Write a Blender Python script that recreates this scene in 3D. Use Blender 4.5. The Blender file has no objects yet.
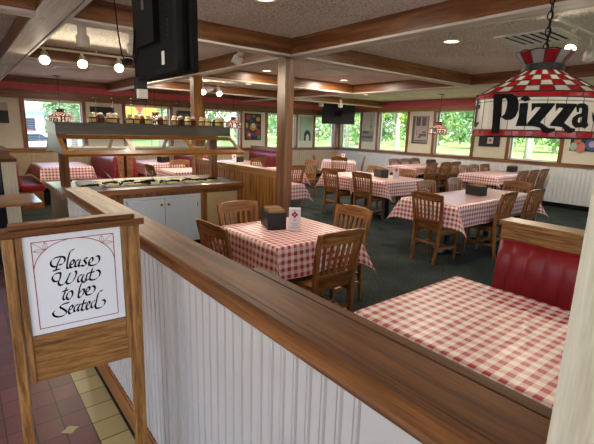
import bpy, math, random
from mathutils import Vector, Matrix
from mathutils.geometry import tessellate_polygon
random.seed(7)
S = bpy.context.scene
COL = S.collection
PI = math.pi

# ------------------------------------------------------------------ materials
def lin(h):
    h = h.lstrip('#'); o = []
    for i in (0, 2, 4):
        c = int(h[i:i+2], 16) / 255
        o.append(c/12.92 if c <= .04045 else ((c+.055)/1.055)**2.4)
    return (*o, 1)

class NT:
    def __init__(s, name):
        s.m = bpy.data.materials.new(name); s.m.use_nodes = True
        s.t = s.m.node_tree; s.n = s.t.nodes; s.l = s.t.links
        s.b = s.n['Principled BSDF']
    def new(s, typ, **kw):
        n = s.n.new(typ)
        for k, v in kw.items():
            if k in n.inputs.keys(): n.inputs[k].default_value = v
            else: setattr(n, k, v)
        return n
    def link(s, a, b): s.l.new(a, b)
    def ramp(s, fac, stops):
        r = s.n.new('ShaderNodeValToRGB'); e = r.color_ramp.elements
        while len(e) < len(stops): e.new(.5)
        for i, (p, c) in enumerate(stops):
            e[i].position = p; e[i].color = lin(c) if isinstance(c, str) else c
        s.link(fac, r.inputs[0]); return r.outputs[0]
    def bump(s, h, strength=.2, dist=.01):
        b = s.new('ShaderNodeBump'); b.inputs['Strength'].default_value = strength; b.inputs['Distance'].default_value = dist
        s.link(h, b.inputs['Height']); s.link(b.outputs[0], s.b.inputs['Normal'])

def plain(name, col, rough=.5, metal=0, spec=.5, coat=0):
    t = NT(name); t.b.inputs['Base Color'].default_value = lin(col)
    t.b.inputs['Roughness'].default_value = rough; t.b.inputs['Metallic'].default_value = metal
    t.b.inputs['Specular IOR Level'].default_value = spec; t.b.inputs['Coat Weight'].default_value = coat
    return t.m

def mottled(name, c1, c2, scale=8, rough=.6, bump=.0, detail=4, metal=0, spec=.5, dist=.01):
    t = NT(name); tc = t.new('ShaderNodeTexCoord')
    nz = t.new('ShaderNodeTexNoise'); nz.inputs['Scale'].default_value = scale; nz.inputs['Detail'].default_value = detail
    t.link(tc.outputs['Object'], nz.inputs['Vector'])
    t.link(t.ramp(nz.outputs['Fac'], [(.3, c1), (.7, c2)]), t.b.inputs['Base Color'])
    t.b.inputs['Roughness'].default_value = rough; t.b.inputs['Metallic'].default_value = metal
    t.b.inputs['Specular IOR Level'].default_value = spec
    if bump: t.bump(nz.outputs['Fac'], bump, dist)
    return t.m

def wood(name, dark, mid, light, axis='z', scale=22, rough=.38, coat=0.15, spec=.5):
    t = NT(name); tc = t.new('ShaderNodeTexCoord'); mp = t.new('ShaderNodeMapping')
    sc = {'x': (.06, 1, 1), 'y': (1, .06, 1), 'z': (1, 1, .06)}[axis]
    mp.inputs['Scale'].default_value = sc
    t.link(tc.outputs['Object'], mp.inputs['Vector'])
    n1 = t.new('ShaderNodeTexNoise'); n1.inputs['Scale'].default_value = scale; n1.inputs['Detail'].default_value = 6; n1.inputs['Distortion'].default_value = .8
    n2 = t.new('ShaderNodeTexNoise'); n2.inputs['Scale'].default_value = scale*7; n2.inputs['Detail'].default_value = 2
    t.link(mp.outputs[0], n1.inputs['Vector']); t.link(mp.outputs[0], n2.inputs['Vector'])
    mx = t.new('ShaderNodeMath', operation='MULTIPLY_ADD'); mx.inputs[1].default_value = .35
    t.link(n2.outputs['Fac'], mx.inputs[0]); t.link(n1.outputs['Fac'], mx.inputs[2])
    t.link(t.ramp(mx.outputs[0], [(.45, dark), (.66, mid), (.9, light)]), t.b.inputs['Base Color'])
    t.b.inputs['Roughness'].default_value = rough; t.b.inputs['Coat Weight'].default_value = coat; t.b.inputs['Coat Roughness'].default_value = .3
    t.b.inputs['Specular IOR Level'].default_value = spec
    t.bump(mx.outputs[0], .08, .004)
    return t.m

def W3(name, d, m, l, **k): return {a: wood(name+'_'+a, d, m, l, axis=a, **k) for a in 'xyz'}
OAK = W3('oak', '4e2b15', '764724', '976236')              # beams, posts, header
CAPW = W3('capwood', '3a200d', '5a3417', '7d4f27', rough=.5, coat=0, spec=.2)
CHW = W3('chairwood', '4c2c11', '7c4d25', 'a2713f', scale=30, rough=.4, coat=.06, spec=.4)
SIGNW = W3('signwood', '4c2e12', '80562a', 'a67c44', scale=95, rough=.4, coat=.1, spec=.4)
DARKW = W3('darkwood', '38200f', '553317', '734a25', rough=.35, coat=.2)
GOLDW = W3('goldwood', '744618', '986026', 'b47c3a', rough=.42, coat=.05)
PALEW = W3('beamcap', 'b0a69b', 'cbc2b6', 'dcd4c9', scale=26, rough=.6, coat=0, spec=.25)
CREAMP = W3('creampaint', '94896f', 'a99f88', 'b9b09a', scale=40, rough=.45)

M = {}
M['cream_wall'] = mottled('cream_wall', 'd5cfbb', 'ddd7c5', 3, .75)
M['tan_wall'] = mottled('tan_board', 'bba98a', 'c6b596', 5, .6)
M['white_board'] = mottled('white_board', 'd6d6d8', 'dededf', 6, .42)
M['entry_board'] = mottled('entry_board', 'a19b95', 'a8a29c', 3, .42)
M['red_stripe'] = mottled('red_stripe', 'c4475b', 'd05468', 6, .6)
M['black'] = plain('black', '101011', .45)
M['matte_black'] = plain('matte_black', '0b0b0c', .7, spec=.2)
M['inlay'] = plain('inlay_tile', '9d8a60', .4)
M['shiny_wood'] = wood('shiny_wood', '5a3318', '7d4f2a', '9a6a3c', axis='x', rough=.16, coat=.5)
M['black_gloss'] = plain('black_gloss', '08080a', .15)
M['dark_metal'] = plain('dark_metal', '1c1a18', .4, .8)
M['white_plastic'] = plain('white_plastic', 'd9d3c4', .4)
M['white_paint'] = plain('white_paint', 'dcdad2', .4)
M['grey_metal'] = plain('grey_metal', '8f9092', .35, .9)
M['brass'] = plain('brass', 'a07a35', .3, 1)
M['chrome'] = plain('chrome', 'c8c8c8', .15, 1)
M['red_vinyl'] = mottled('red_vinyl', '740b15', '820f1a', 10, .38)
M['dark_seat'] = plain('dark_seat', '2c100c', .28, coat=.3)
M['cloth_back'] = plain('cloth_back', 'd8cfcb', .8)
M['paper'] = plain('paper', 'e4e0e2', .6)
M['napkin'] = mottled('napkin', '9a7a52', 'b08d62', 60, .85)
M['sign_face'] = mottled('sign_face', 'd4d5da', 'dcdde1', 3, .3)
M['ink'] = plain('ink', '060607', .6, spec=.12)
M['sign_red'] = plain('sign_red', '8c1432', .5)
M['sign_grey'] = plain('sign_grey', '8e8688', .5)
M['logo_red'] = plain('logo_red', 'b3222b', .5)
M['grey_print'] = plain('grey_print', '9a969c', .6)
M['hood'] = wood('hoodgrey', '3a3430', '4a433d', '57504a', axis='x', rough=.35, coat=.2)
M['mauve_sheen'] = mottled('dark_mauve', '3d2f38', '4b3b45', 8, .35)  # dark surface with the sky's lavender reflection mixed into its colour
M['food_cream'] = mottled('food_cream', 'd2c596', 'e6dcb6', 30, .6)
M['food_yellow'] = mottled('food_yellow', 'd0b46a', 'e2cc88', 30, .6)
M['cheese'] = mottled('cheese', 'd3b676', 'e6cf9a', 60, .7)
M['pepper'] = mottled('pepper', '5a1f12', '8a3a1e', 90, .8)
M['panel_tan'] = mottled('panel_tan', 'a98e66', 'b89d75', 4, .55)

# stainless doors
t = NT('stainless'); tc = t.new('ShaderNodeTexCoord'); mp = t.new('ShaderNodeMapping'); mp.inputs['Scale'].default_value = (60, 1, 1.5)
nz = t.new('ShaderNodeTexNoise'); nz.inputs['Scale'].default_value = 3
t.link(tc.outputs['Object'], mp.inputs[0]); t.link(mp.outputs[0], nz.inputs['Vector'])
t.link(t.ramp(nz.outputs['Fac'], [(.3, 'd6dbe2'), (.7, 'e0e4ea')]), t.b.inputs['Base Color'])
t.b.inputs['Metallic'].default_value = .45; t.b.inputs['Roughness'].default_value = .3
t.bump(nz.outputs['Fac'], .05, .002); M['stainless'] = t.m

# popcorn ceiling
t = NT('popcorn'); tc = t.new('ShaderNodeTexCoord')
nz = t.new('ShaderNodeTexNoise'); nz.inputs['Scale'].default_value = 48; nz.inputs['Detail'].default_value = 5
n2 = t.new('ShaderNodeTexNoise'); n2.inputs['Scale'].default_value = 1.2; n2.inputs['Detail'].default_value = 3
for q in (nz, n2): t.link(tc.outputs['Object'], q.inputs['Vector'])
mx = t.new('ShaderNodeMath', operation='MULTIPLY_ADD'); mx.inputs[1].default_value = .35
t.link(n2.outputs['Fac'], mx.inputs[0]); t.link(nz.outputs['Fac'], mx.inputs[2])
t.link(t.ramp(mx.outputs[0], [(.48, '9c948a'), (.62, 'd2cabf'), (.8, 'f0e9df')]), t.b.inputs['Base Color'])
t.b.inputs['Roughness'].default_value = .9; t.bump(nz.outputs['Fac'], .7, .02); M['popcorn'] = t.m

# carpet
t = NT('carpet'); tc = t.new('ShaderNodeTexCoord')
nz = t.new('ShaderNodeTexNoise'); nz.inputs['Scale'].default_value = 55; nz.inputs['Detail'].default_value = 6
n2 = t.new('ShaderNodeTexNoise'); n2.inputs['Scale'].default_value = 2.2; n2.inputs['Detail'].default_value = 3
for q in (nz, n2): t.link(tc.outputs['Object'], q.inputs['Vector'])
mx = t.new('ShaderNodeMath', operation='MULTIPLY_ADD'); mx.inputs[1].default_value = .5
t.link(n2.outputs['Fac'], mx.inputs[0]); t.link(nz.outputs['Fac'], mx.inputs[2])
t.link(t.ramp(mx.outputs[0], [(.5, '151917'), (.75, '272e2b'), (1, '454d48')]), t.b.inputs['Base Color'])
t.b.inputs['Roughness'].default_value = .95; t.b.inputs['Specular IOR Level'].default_value = .15
t.bump(nz.outputs['Fac'], .5, .01); M['carpet'] = t.m

# quarry tile: object coordinates, cream border beside the low wall, grout
def tile(name, cols, size, ox, oy):
    t = NT(name); tc = t.new('ShaderNodeTexCoord'); mp = t.new('ShaderNodeMapping')
    mp.inputs['Location'].default_value = (ox, oy, 0)
    t.link(tc.outputs['Object'], mp.inputs[0])
    br = t.new('ShaderNodeTexBrick'); br.offset = 0; br.squash = 1
    br.inputs['Scale'].default_value = 1; br.inputs['Brick Width'].default_value = size[0]; br.inputs['Row Height'].default_value = size[1]
    br.inputs['Mortar Size'].default_value = .0035; br.inputs['Mortar Smooth'].default_value = .2; br.inputs['Bias'].default_value = 0
    br.inputs['Color1'].default_value = lin(cols[0]); br.inputs['Color2'].default_value = lin(cols[1]); br.inputs['Mortar'].default_value = lin(cols[2])
    t.link(mp.outputs[0], br.inputs['Vector']); t.link(br.outputs['Color'], t.b.inputs['Base Color'])
    t.b.inputs['Roughness'].default_value = .4
    iv = t.new('ShaderNodeMath', operation='SUBTRACT'); iv.inputs[0].default_value = 1; t.link(br.outputs['Fac'], iv.inputs[1])
    t.bump(iv.outputs[0], .3, .003); return t.m
M['tile_red'] = tile('tile_red', ('582a2c', '683638', '160e0c'), (.125, .16), .1, .015)
M['tile_cream'] = tile('tile_cream', ('9c885a', 'aa9666', '16110d'), (.16, .16), .08, .015)

# gingham cloth (UV in metres)
def gingham(name, period=.058):
    t = NT(name); uv = t.new('ShaderNodeUVMap'); sp = t.new('ShaderNodeSeparateXYZ'); t.link(uv.outputs[0], sp.inputs[0])
    outs = []
    for i in (0, 1):
        d = t.new('ShaderNodeMath', operation='DIVIDE'); d.inputs[1].default_value = period; t.link(sp.outputs[i], d.inputs[0])
        f = t.new('ShaderNodeMath', operation='FRACT'); t.link(d.outputs[0], f.inputs[0])
        g = t.new('ShaderNodeMath', operation='GREATER_THAN'); g.inputs[1].default_value = .5; t.link(f.outputs[0], g.inputs[0])
        outs.append(g.outputs[0])
    ad = t.new('ShaderNodeMath', operation='ADD'); t.link(outs[0], ad.inputs[0]); t.link(outs[1], ad.inputs[1])
    # lace figure in the half-tone squares
    vo = t.new('ShaderNodeTexVoronoi'); vo.inputs['Scale'].default_value = 1/period*3.2
    t.link(uv.outputs[0], vo.inputs['Vector'])
    lt = t.new('ShaderNodeMath', operation='LESS_THAN'); lt.inputs[1].default_value = .38; t.link(vo.outputs['Distance'], lt.inputs[0])
    hf = t.new('ShaderNodeMath', operation='MULTIPLY_ADD'); hf.inputs[1].default_value = .5; hf.inputs[2].default_value = 0; t.link(ad.outputs[0], hf.inputs[0])
    base = t.ramp(hf.outputs[0], [(.24, 'e6dfd8'), (.26, 'd6a4a0'), (.74, 'd6a4a0'), (.76, 'a62a42')])
    base.node.color_ramp.interpolation = 'CONSTANT'
    cr = base.node.color_ramp.elements
    cr[0].position = 0; cr[1].position = .25; cr[2].position = .5; cr[3].position = .75
    cr[2].color = cr[1].color
    mix = t.new('ShaderNodeMixRGB'); mix.inputs['Color2'].default_value = lin('dccac4')
    iseq = t.new('ShaderNodeMath', operation='COMPARE'); iseq.inputs[1].default_value = .5; iseq.inputs[2].default_value = .1; t.link(hf.outputs[0], iseq.inputs[0])
    ml = t.new('ShaderNodeMath', operation='MULTIPLY'); t.link(iseq.outputs[0], ml.inputs[0]); t.link(lt.outputs[0], ml.inputs[1])
    m2 = t.new('ShaderNodeMath', operation='MULTIPLY'); m2.inputs[1].default_value = .55; t.link(ml.outputs[0], m2.inputs[0])
    t.link(m2.outputs[0], mix.inputs['Fac']); t.link(base, mix.inputs['Color1'])
    t.link(mix.outputs[0], t.b.inputs['Base Color'])
    t.b.inputs['Roughness'].default_value = .38; t.b.inputs['Specular IOR Level'].default_value = .5
    return t.m
M['gingham'] = gingham('gingham')

# window glass
def facing_mix(t, base, gain):
    lw = t.new('ShaderNodeLayerWeight'); lw.inputs['Blend'].default_value = .5
    p = t.new('ShaderNodeMath', operation='POWER'); p.inputs[1].default_value = 4; t.link(lw.outputs['Facing'], p.inputs[0])
    q = t.new('ShaderNodeMath', operation='MULTIPLY_ADD'); q.inputs[1].default_value = gain; q.inputs[2].default_value = base; t.link(p.outputs[0], q.inputs[0])
    return q
t = NT('window_glass'); t.n.remove(t.b)
tr = t.new('ShaderNodeBsdfTransparent'); gl = t.new('ShaderNodeBsdfGlossy'); gl.inputs['Roughness'].default_value = .02
fr = facing_mix(t, .03, .5)
mx = t.new('ShaderNodeMixShader'); t.link(fr.outputs[0], mx.inputs[0]); t.link(tr.outputs[0], mx.inputs[1]); t.link(gl.outputs[0], mx.inputs[2])
t.link(mx.outputs[0], t.n['Material Output'].inputs[0]); M['glass'] = t.m
t = NT('sneeze_glass'); t.n.remove(t.b)
tr = t.new('ShaderNodeBsdfTransparent'); tr.inputs[0].default_value = (.95, .96, .96, 1); gl = t.new('ShaderNodeBsdfGlossy'); gl.inputs['Roughness'].default_value = .08
fr = facing_mix(t, .04, .55)
mx = t.new('ShaderNodeMixShader'); t.link(fr.outputs[0], mx.inputs[0]); t.link(tr.outputs[0], mx.inputs[1]); t.link(gl.outputs[0], mx.inputs[2])
t.link(mx.outputs[0], t.n['Material Output'].inputs[0]); M['sneeze_glass'] = t.m

def emit(name, col, strength):
    t = NT(name); t.b.inputs['Base Color'].default_value = lin(col)
    t.b.inputs['Emission Color'].default_value = lin(col); t.b.inputs['Emission Strength'].default_value = strength
    return t.m
M['bulb'] = emit('lit_bulb', 'fff0d0', 14)
M['can_lens'] = emit('can_lens', 'ffe2b0', 5)

def stained(name, col, trans=.35, rough=.25):
    t = NT(name); t.b.inputs['Base Color'].default_value = lin(col); t.b.inputs['Roughness'].default_value = rough
    tl = t.new('ShaderNodeBsdfTranslucent'); tl.inputs[0].default_value = lin(col)
    mx = t.new('ShaderNodeMixShader'); mx.inputs[0].default_value = trans
    t.link(t.b.outputs[0], mx.inputs[1]); t.link(tl.outputs[0], mx.inputs[2]); t.link(mx.outputs[0], t.n['Material Output'].inputs[0])
    return t.m
M['glass_red'] = stained('glass_red', '7d0a14'); M['glass_white'] = stained('glass_white', 'a9a8a4'); M['glass_grey'] = stained('glass_grey', '8d8580')
M['lead'] = plain('lead', '151312', .5, .3)

# outdoors
def foliage(name, c1, c2, c3):
    t = NT(name); oi = t.new('ShaderNodeTexCoord'); nz = t.new('ShaderNodeTexNoise'); nz.inputs['Scale'].default_value = .9; nz.inputs['Detail'].default_value = 5
    t.link(oi.outputs['Object'], nz.inputs['Vector'])
    c = t.ramp(nz.outputs['Fac'], [(.35, c1), (.52, c2), (.68, c3)])
    t.link(c, t.b.inputs['Base Color']); t.b.inputs['Roughness'].default_value = .7
    tl = t.new('ShaderNodeBsdfTranslucent'); t.link(c, tl.inputs[0])
    mx = t.new('ShaderNodeMixShader'); mx.inputs[0].default_value = .45
    t.link(t.b.outputs[0], mx.inputs[1]); t.link(tl.outputs[0], mx.inputs[2]); t.link(mx.outputs[0], t.n['Material Output'].inputs[0])
    return t.m
M['leaf_a'] = foliage('leaf_a', '587f42', '82a45c', 'aec284')
M['leaf_b'] = foliage('leaf_b', '4f784a', '789c66', 'a4bc88')
M['leaf_y'] = foliage('leaf_y', '8fa04a', 'b4bb62', 'd0cc80')
M['bark'] = mottled('bark', '6f685c', '8d8577', 5, .9)
M['grass'] = mottled('lawn_grass', '66883e', '86a055', 1.2, .9, detail=8, spec=.1)
M['pale_tile'] = tile('tile_pale', ('cfc8b8', 'd8d2c4', '8a8478'), (.3, .3), 0, 0)  # pale floor out of view, there to reflect light upward
M['fill_glow'] = emit('fluorescent', 'fff6e8', 2.0)  # glow of the added panels behind the camera
M['asphalt'] = mottled('asphalt', 'a8a7a4', 'bab8b4', 2, .9)
M['ext_wall'] = mottled('ext_wall', 'c9c4bd', 'd6d1ca', 2, .8)
M['blue_trim'] = plain('blue_trim', '5f9dc4', .6)
M['banner_yellow'] = plain('banner_yellow', 'e0b32c', .6)
M['car_white'] = plain('car_white', 'd8dadc', .25, coat=.5)
M['car_red'] = plain('car_red', 'b03028', .25, coat=.5)
M['car_glass'] = plain('car_glass', '27313a', .1)
M['blind'] = plain('blind_white', 'd9dcd8', .5)

# ------------------------------------------------------------------ mesh builder
class MB:
    def __init__(s): s.v = []; s.f = []; s.uv = {}
    def box(s, x0, x1, y0, y1, z0, z1, mat=None):
        b = len(s.v)
        p = [(x0,y0,z0),(x1,y0,z0),(x1,y1,z0),(x0,y1,z0),(x0,y0,z1),(x1,y0,z1),(x1,y1,z1),(x0,y1,z1)]
        s.v += [tuple(mat @ Vector(q)) if mat else q for q in p]
        s.f += [tuple(b+i for i in q) for q in ((0,3,2,1),(4,5,6,7),(0,1,5,4),(1,2,6,5),(2,3,7,6),(3,0,4,7))]
        return s
    def cyl(s, p, q, r, r2=None, n=12, cap=True):
        p = Vector(p); q = Vector(q); r2 = r if r2 is None else r2
        d = (q-p).normalized(); a = d.orthogonal().normalized(); c = d.cross(a); b = len(s.v)
        for (o, rr) in ((p, r), (q, r2)):
            for i in range(n):
                w = 2*PI*i/n; s.v.append(tuple(o + (a*math.cos(w)+c*math.sin(w))*rr))
        for i in range(n):
            j = (i+1) % n; s.f.append((b+i, b+j, b+n+j, b+n+i))
        if cap: s.f.append(tuple(b+n-1-i for i in range(n))); s.f.append(tuple(b+n+i for i in range(n)))
        return s
    def tube(s, pts, r, n=8, radii=None):
        pts = [Vector(p) for p in pts]; b = len(s.v); N = len(pts); up = None
        for k, p in enumerate(pts):
            d = (pts[min(k+1, N-1)] - pts[max(k-1, 0)]).normalized()
            a = d.orthogonal().normalized() if up is None else (up - d*up.dot(d)).normalized()
            up = a; c = d.cross(a); rr = radii[k] if radii else r
            for i in range(n):
                w = 2*PI*i/n; s.v.append(tuple(p + (a*math.cos(w)+c*math.sin(w))*rr))
        for k in range(N-1):
            for i in range(n):
                j = (i+1) % n; s.f.append((b+k*n+i, b+k*n+j, b+(k+1)*n+j, b+(k+1)*n+i))
        s.f.append(tuple(b+n-1-i for i in range(n))); s.f.append(tuple(b+(N-1)*n+i for i in range(n)))
        return s
    def bar(s, pts, w, d, side=(1, 0, 0)):
        """rectangular section swept along pts; side = width direction"""
        pts = [Vector(p) for p in pts]; b = len(s.v); N = len(pts); sd = Vector(side).normalized()
        for k, p in enumerate(pts):
            t = (pts[min(k+1, N-1)] - pts[max(k-1, 0)]).normalized()
            a = (sd - t*sd.dot(t)).normalized(); c = t.cross(a)
            ww = w[k] if isinstance(w, (list, tuple)) else w; dd = d[k] if isinstance(d, (list, tuple)) else d
            for (i, j) in ((-1,-1),(1,-1),(1,1),(-1,1)): s.v.append(tuple(p + a*(i*ww/2) + c*(j*dd/2)))
        for k in range(N-1):
            for i in range(4):
                j = (i+1) % 4; s.f.append((b+k*4+i, b+k*4+j, b+(k+1)*4+j, b+(k+1)*4+i))
        s.f.append((b+3, b+2, b+1, b)); e = b+(N-1)*4; s.f.append((e, e+1, e+2, e+3))
        return s
    def lathe(s, prof, c=(0,0,0), n=24, cap=True):
        b = len(s.v); N = len(prof)
        for (r, z) in prof:
            for i in range(n):
                w = 2*PI*i/n; s.v.append((c[0]+r*math.cos(w), c[1]+r*math.sin(w), c[2]+z))
        for k in range(N-1):
            for i in range(n):
                j = (i+1) % n; s.f.append((b+k*n+i, b+k*n+j, b+(k+1)*n+j, b+(k+1)*n+i))
        if cap and prof[0][0] > 1e-5: s.f.append(tuple(b+n-1-i for i in range(n)))
        if cap and prof[-1][0] > 1e-5: s.f.append(tuple(b+(N-1)*n+i for i in range(n)))
        return s
    def quad(s, *p):
        b = len(s.v); s.v += [tuple(q) for q in p]; s.f.append(tuple(range(b, b+len(p)))); return s
    def prism(s, poly, fn0, fn1):
        """poly of 2D points extruded between two mappings"""
        b = len(s.v); n = len(poly)
        s.v += [tuple(fn0(*p)) for p in poly] + [tuple(fn1(*p)) for p in poly]
        s.f.append(tuple(b+n-1-i for i in range(n))); s.f.append(tuple(b+n+i for i in range(n)))
        for i in range(n):
            j = (i+1) % n; s.f.append((b+i, b+j, b+n+j, b+n+i))
        return s
    def build(s, name, mat, parent=None, smooth=False, bevel=0, loc=None, fix=True, mats=None, idx=None):
        me = bpy.data.meshes.new(name); me.from_pydata(s.v, [], s.f); me.update()
        if fix:
            import bmesh
            bm = bmesh.new(); bm.from_mesh(me); bmesh.ops.recalc_face_normals(bm, faces=bm.faces)
            if bevel: bmesh.ops.bevel(bm, geom=bm.edges[:], offset=bevel, segments=2, profile=.6, affect='EDGES', clamp_overlap=True)
            bm.to_mesh(me); bm.free()
        if smooth:
            for p in me.polygons: p.use_smooth = True
        for q in (mats or [mat]): me.materials.append(q)
        if idx:
            for p, i in zip(me.polygons, idx): p.material_index = i
        o = bpy.data.objects.new(name, me); COL.objects.link(o)
        if parent: o.parent = parent
        if loc: o.location = loc
        return o

def tag(o, label=None, cat=None, group=None, kind=None):
    if label: o['label'] = label
    if cat: o['category'] = cat
    if group: o['group'] = group
    if kind: o['kind'] = kind
    return o
def thing(name, label, cat, loc=(0,0,0), rz=0, group=None, kind=None):
    o = bpy.data.objects.new(name, None); COL.objects.link(o); o.empty_display_size = .1
    o.location = loc; o.rotation_euler = (0, 0, rz)
    return tag(o, label, cat, group, kind)
def struct(name, mb, mat, parent=None, **k):
    o = mb.build(name, mat, parent, **k)
    if not parent: o['kind'] = 'structure'
    return o
def sroot(name):
    return tag(bpy.data.objects.new(name, None), kind='structure') if False else _sroot(name)
def _sroot(name):
    o = bpy.data.objects.new(name, None); COL.objects.link(o); o['kind'] = 'structure'; return o
def dup(root, loc=None, rz=None, label=None, group=None):
    r = root.copy(); COL.objects.link(r)
    if loc is not None: r.location = loc
    if rz is not None: r.rotation_euler = (0, 0, rz)
    if label: r['label'] = label
    if group: r['group'] = group
    for ch in list(root.children):
        c = ch.copy(); COL.objects.link(c); c.parent = r
        for g in list(ch.children):
            d = g.copy(); COL.objects.link(d); d.parent = c
    return r
def B(x0, x1, y0, y1, z0, z1): return MB().box(x0, x1, y0, y1, z0, z1)
# ------------------------------------------------------------------ room shell
CEIL = 2.58; XR = 10.88; YL = 11.25; XH = -2.2; YB = -3.2
floor = struct('floor', MB().box(.575, XR+.2, -.55, YL+.2, -.1, 0).box(XH-.2, .575, 6.9, YL+.2, -.1, 0), M['carpet'])
struct('floor_tile', B(XH-.2, .4, YB, 6.9, -.1, 0), M['tile_red'], floor)
struct('floor_tile_border', B(.4, .575, YB, 6.9, -.1, 0), M['tile_cream'], floor)
struct('floor_counter_tile', B(.575, XR+.2, YB, -.55, -.1, 0), M['pale_tile'], floor)  # unseen pale floor, added to bounce light into the room
dm = MB()
for yy in (2.245, 1.285, .325, 3.2): 
    b = len(dm.v); dm.v += [(.295-.042, yy, .0012), (.295, yy-.036, .0012), (.295+.042, yy, .0012), (.295, yy+.036, .0012)]; dm.f.append((b, b+1, b+2, b+3))
struct('floor_tile_inlay', dm, M['inlay'], floor)
ceil = struct('ceiling', B(XH-.3, XR+.9, YB-.3, YL+.9, CEIL, CEIL+.25), M['popcorn'])

def wall_with_openings(name, horiz, fixed, a0, a1, ops, zb, zt, mat, out=.18):
    """horiz 'y': wall in plane X=fixed running along Y; 'x': plane Y=fixed running along X. 'out' is outward thickness (signed)"""
    mb = MB(); f0, f1 = sorted((fixed, fixed+out))
    def bx(u0, u1, z0, z1):
        if u1-u0 < 1e-4: return
        if horiz == 'y': mb.box(f0, f1, u0, u1, z0, z1)
        else: mb.box(u0, u1, f0, f1, z0, z1)
    bx(a0, a1, 0, zb); bx(a0, a1, zt, CEIL)
    u = a0
    for (o0, o1) in sorted(ops): bx(u, o0, zb, zt); u = o1
    bx(u, a1, zb, zt)
    return struct(name, mb, mat)
RW = [(10.14, 11.10), (8.19, 9.34), (6.04, 7.20), (3.86, 5.02), (1.69, 2.85), (-.47, .69), (-2.63, -1.5)]
LW = [(9.76, 10.71), (7.75, 8.92), (5.58, 6.75), (3.39, 4.56), (1.22, 2.40), (-1.0, .2)]
wall_right = wall_with_openings('wall_right', 'y', XR, YB, YL+.18, RW, 1.035, 2.25, M['cream_wall'])
wall_left = wall_with_openings('wall_left', 'x', YL, XH, XR, LW, 1.03, 2.115, M['cream_wall'])
HW = [(-2.4, -1.1), (.2, 1.6)]
wall_hall = wall_with_openings('wall_hall', 'y', XH, YB, YL, [(-2.0, .1), (.8, 2.5)], .05, 2.2, M['cream_wall'], -.18)
FILL_BW = [(-1.6, -.2), (.9, 2.2), (6.2, 7.5), (8.4, 9.8)]  # unseen rear windows, added to light the room from behind
wall_back = wall_with_openings('wall_back', 'x', YB, XH, XR, FILL_BW, .9, 2.2, M['cream_wall'], -.18)

def beadboard(axis, fixed, a0, a1, z0, z1, period, t=.012, face=-1, gr=.006, g0=None, bead=-.0005, gw=1.0):
    """tongue-and-groove board: face = sign of the visible normal along the fixed axis"""
    mb = MB(); prof = [(a0, 0)]; u = (a0 if g0 is None else g0) + period*.5
    while u < a1 - .02:
        for du, dd in ((-.0105, 0), (-.007, -gr), (-.0035, bead), (.0035, bead), (.007, -gr), (.0105, 0)): prof.append((u+du*gw, dd))
        u += period
    prof.append((a1, 0))
    for (u, d) in prof:
        p = fixed + face*(t+d)
        for z in (z0, z1): mb.v.append((p, u, z) if axis == 'y' else (u, p, z))
    for i in range(len(prof)-1): mb.f.append((2*i, 2*i+2, 2*i+3, 2*i+1))
    p = fixed
    b = len(mb.v)
    for u in (a0, a1):
        for z in (z0, z1): mb.v.append((p, u, z) if axis == 'y' else (u, p, z))
    n = 2*(len(prof)-1)
    mb.f += [(b+1, b+3, n+1, 1), (0, 1, b+1, b), (n, n+1, b+3, b+2)] if False else [(0, 1, b+1, b), (n, n+1, b+3, b+2)]
    return mb
struct('wall_right_beadboard', beadboard('y', XR, YB, YL-.012, .11, .955, .09, face=-1), M['white_board'], wall_right)
struct('wall_left_beadboard', beadboard('x', YL, XH, XR-.012, .11, .955, .09, face=-1), M['tan_wall'], wall_left)
struct('baseboard_right', B(XR-.02, XR, YB, YL-.02, 0, .11), M['matte_black'])
struct('baseboard_left', B(XH, XR-.02, YL-.02, YL, 0, .11), M['matte_black'])
struct('trim_1', MB().box(XR-.05, XR, YB, YL-.045, .955, 1.035), OAK['y'])      # sill board on the long window wall
struct('trim_2', MB().box(XH, XR-.05, YL-.05, YL, .95, 1.03), OAK['x'])
for n, (z0, z1, w) in {'trim_3': (2.25, 2.385, .03), 'trim_4': (2.515, CEIL, .05)}.items():
    struct(n, B(XR-w, XR, YB, YL-.05, z0, z1), GOLDW['y'])
for n, (z0, z1, w) in {'trim_5': (2.115, 2.31, .03), 'trim_6': (2.44, CEIL, .05)}.items():
    struct(n, B(XH, XR-.05, YL-w, YL, z0, z1), OAK['x'])
struct('trim_7', B(XR-.025, XR, YB, YL-.05, 2.385, 2.515), M['red_stripe'])
struct('trim_8', B(XH, XR-.05, YL-.025, YL, 2.31, 2.44), M['red_stripe'])

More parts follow.
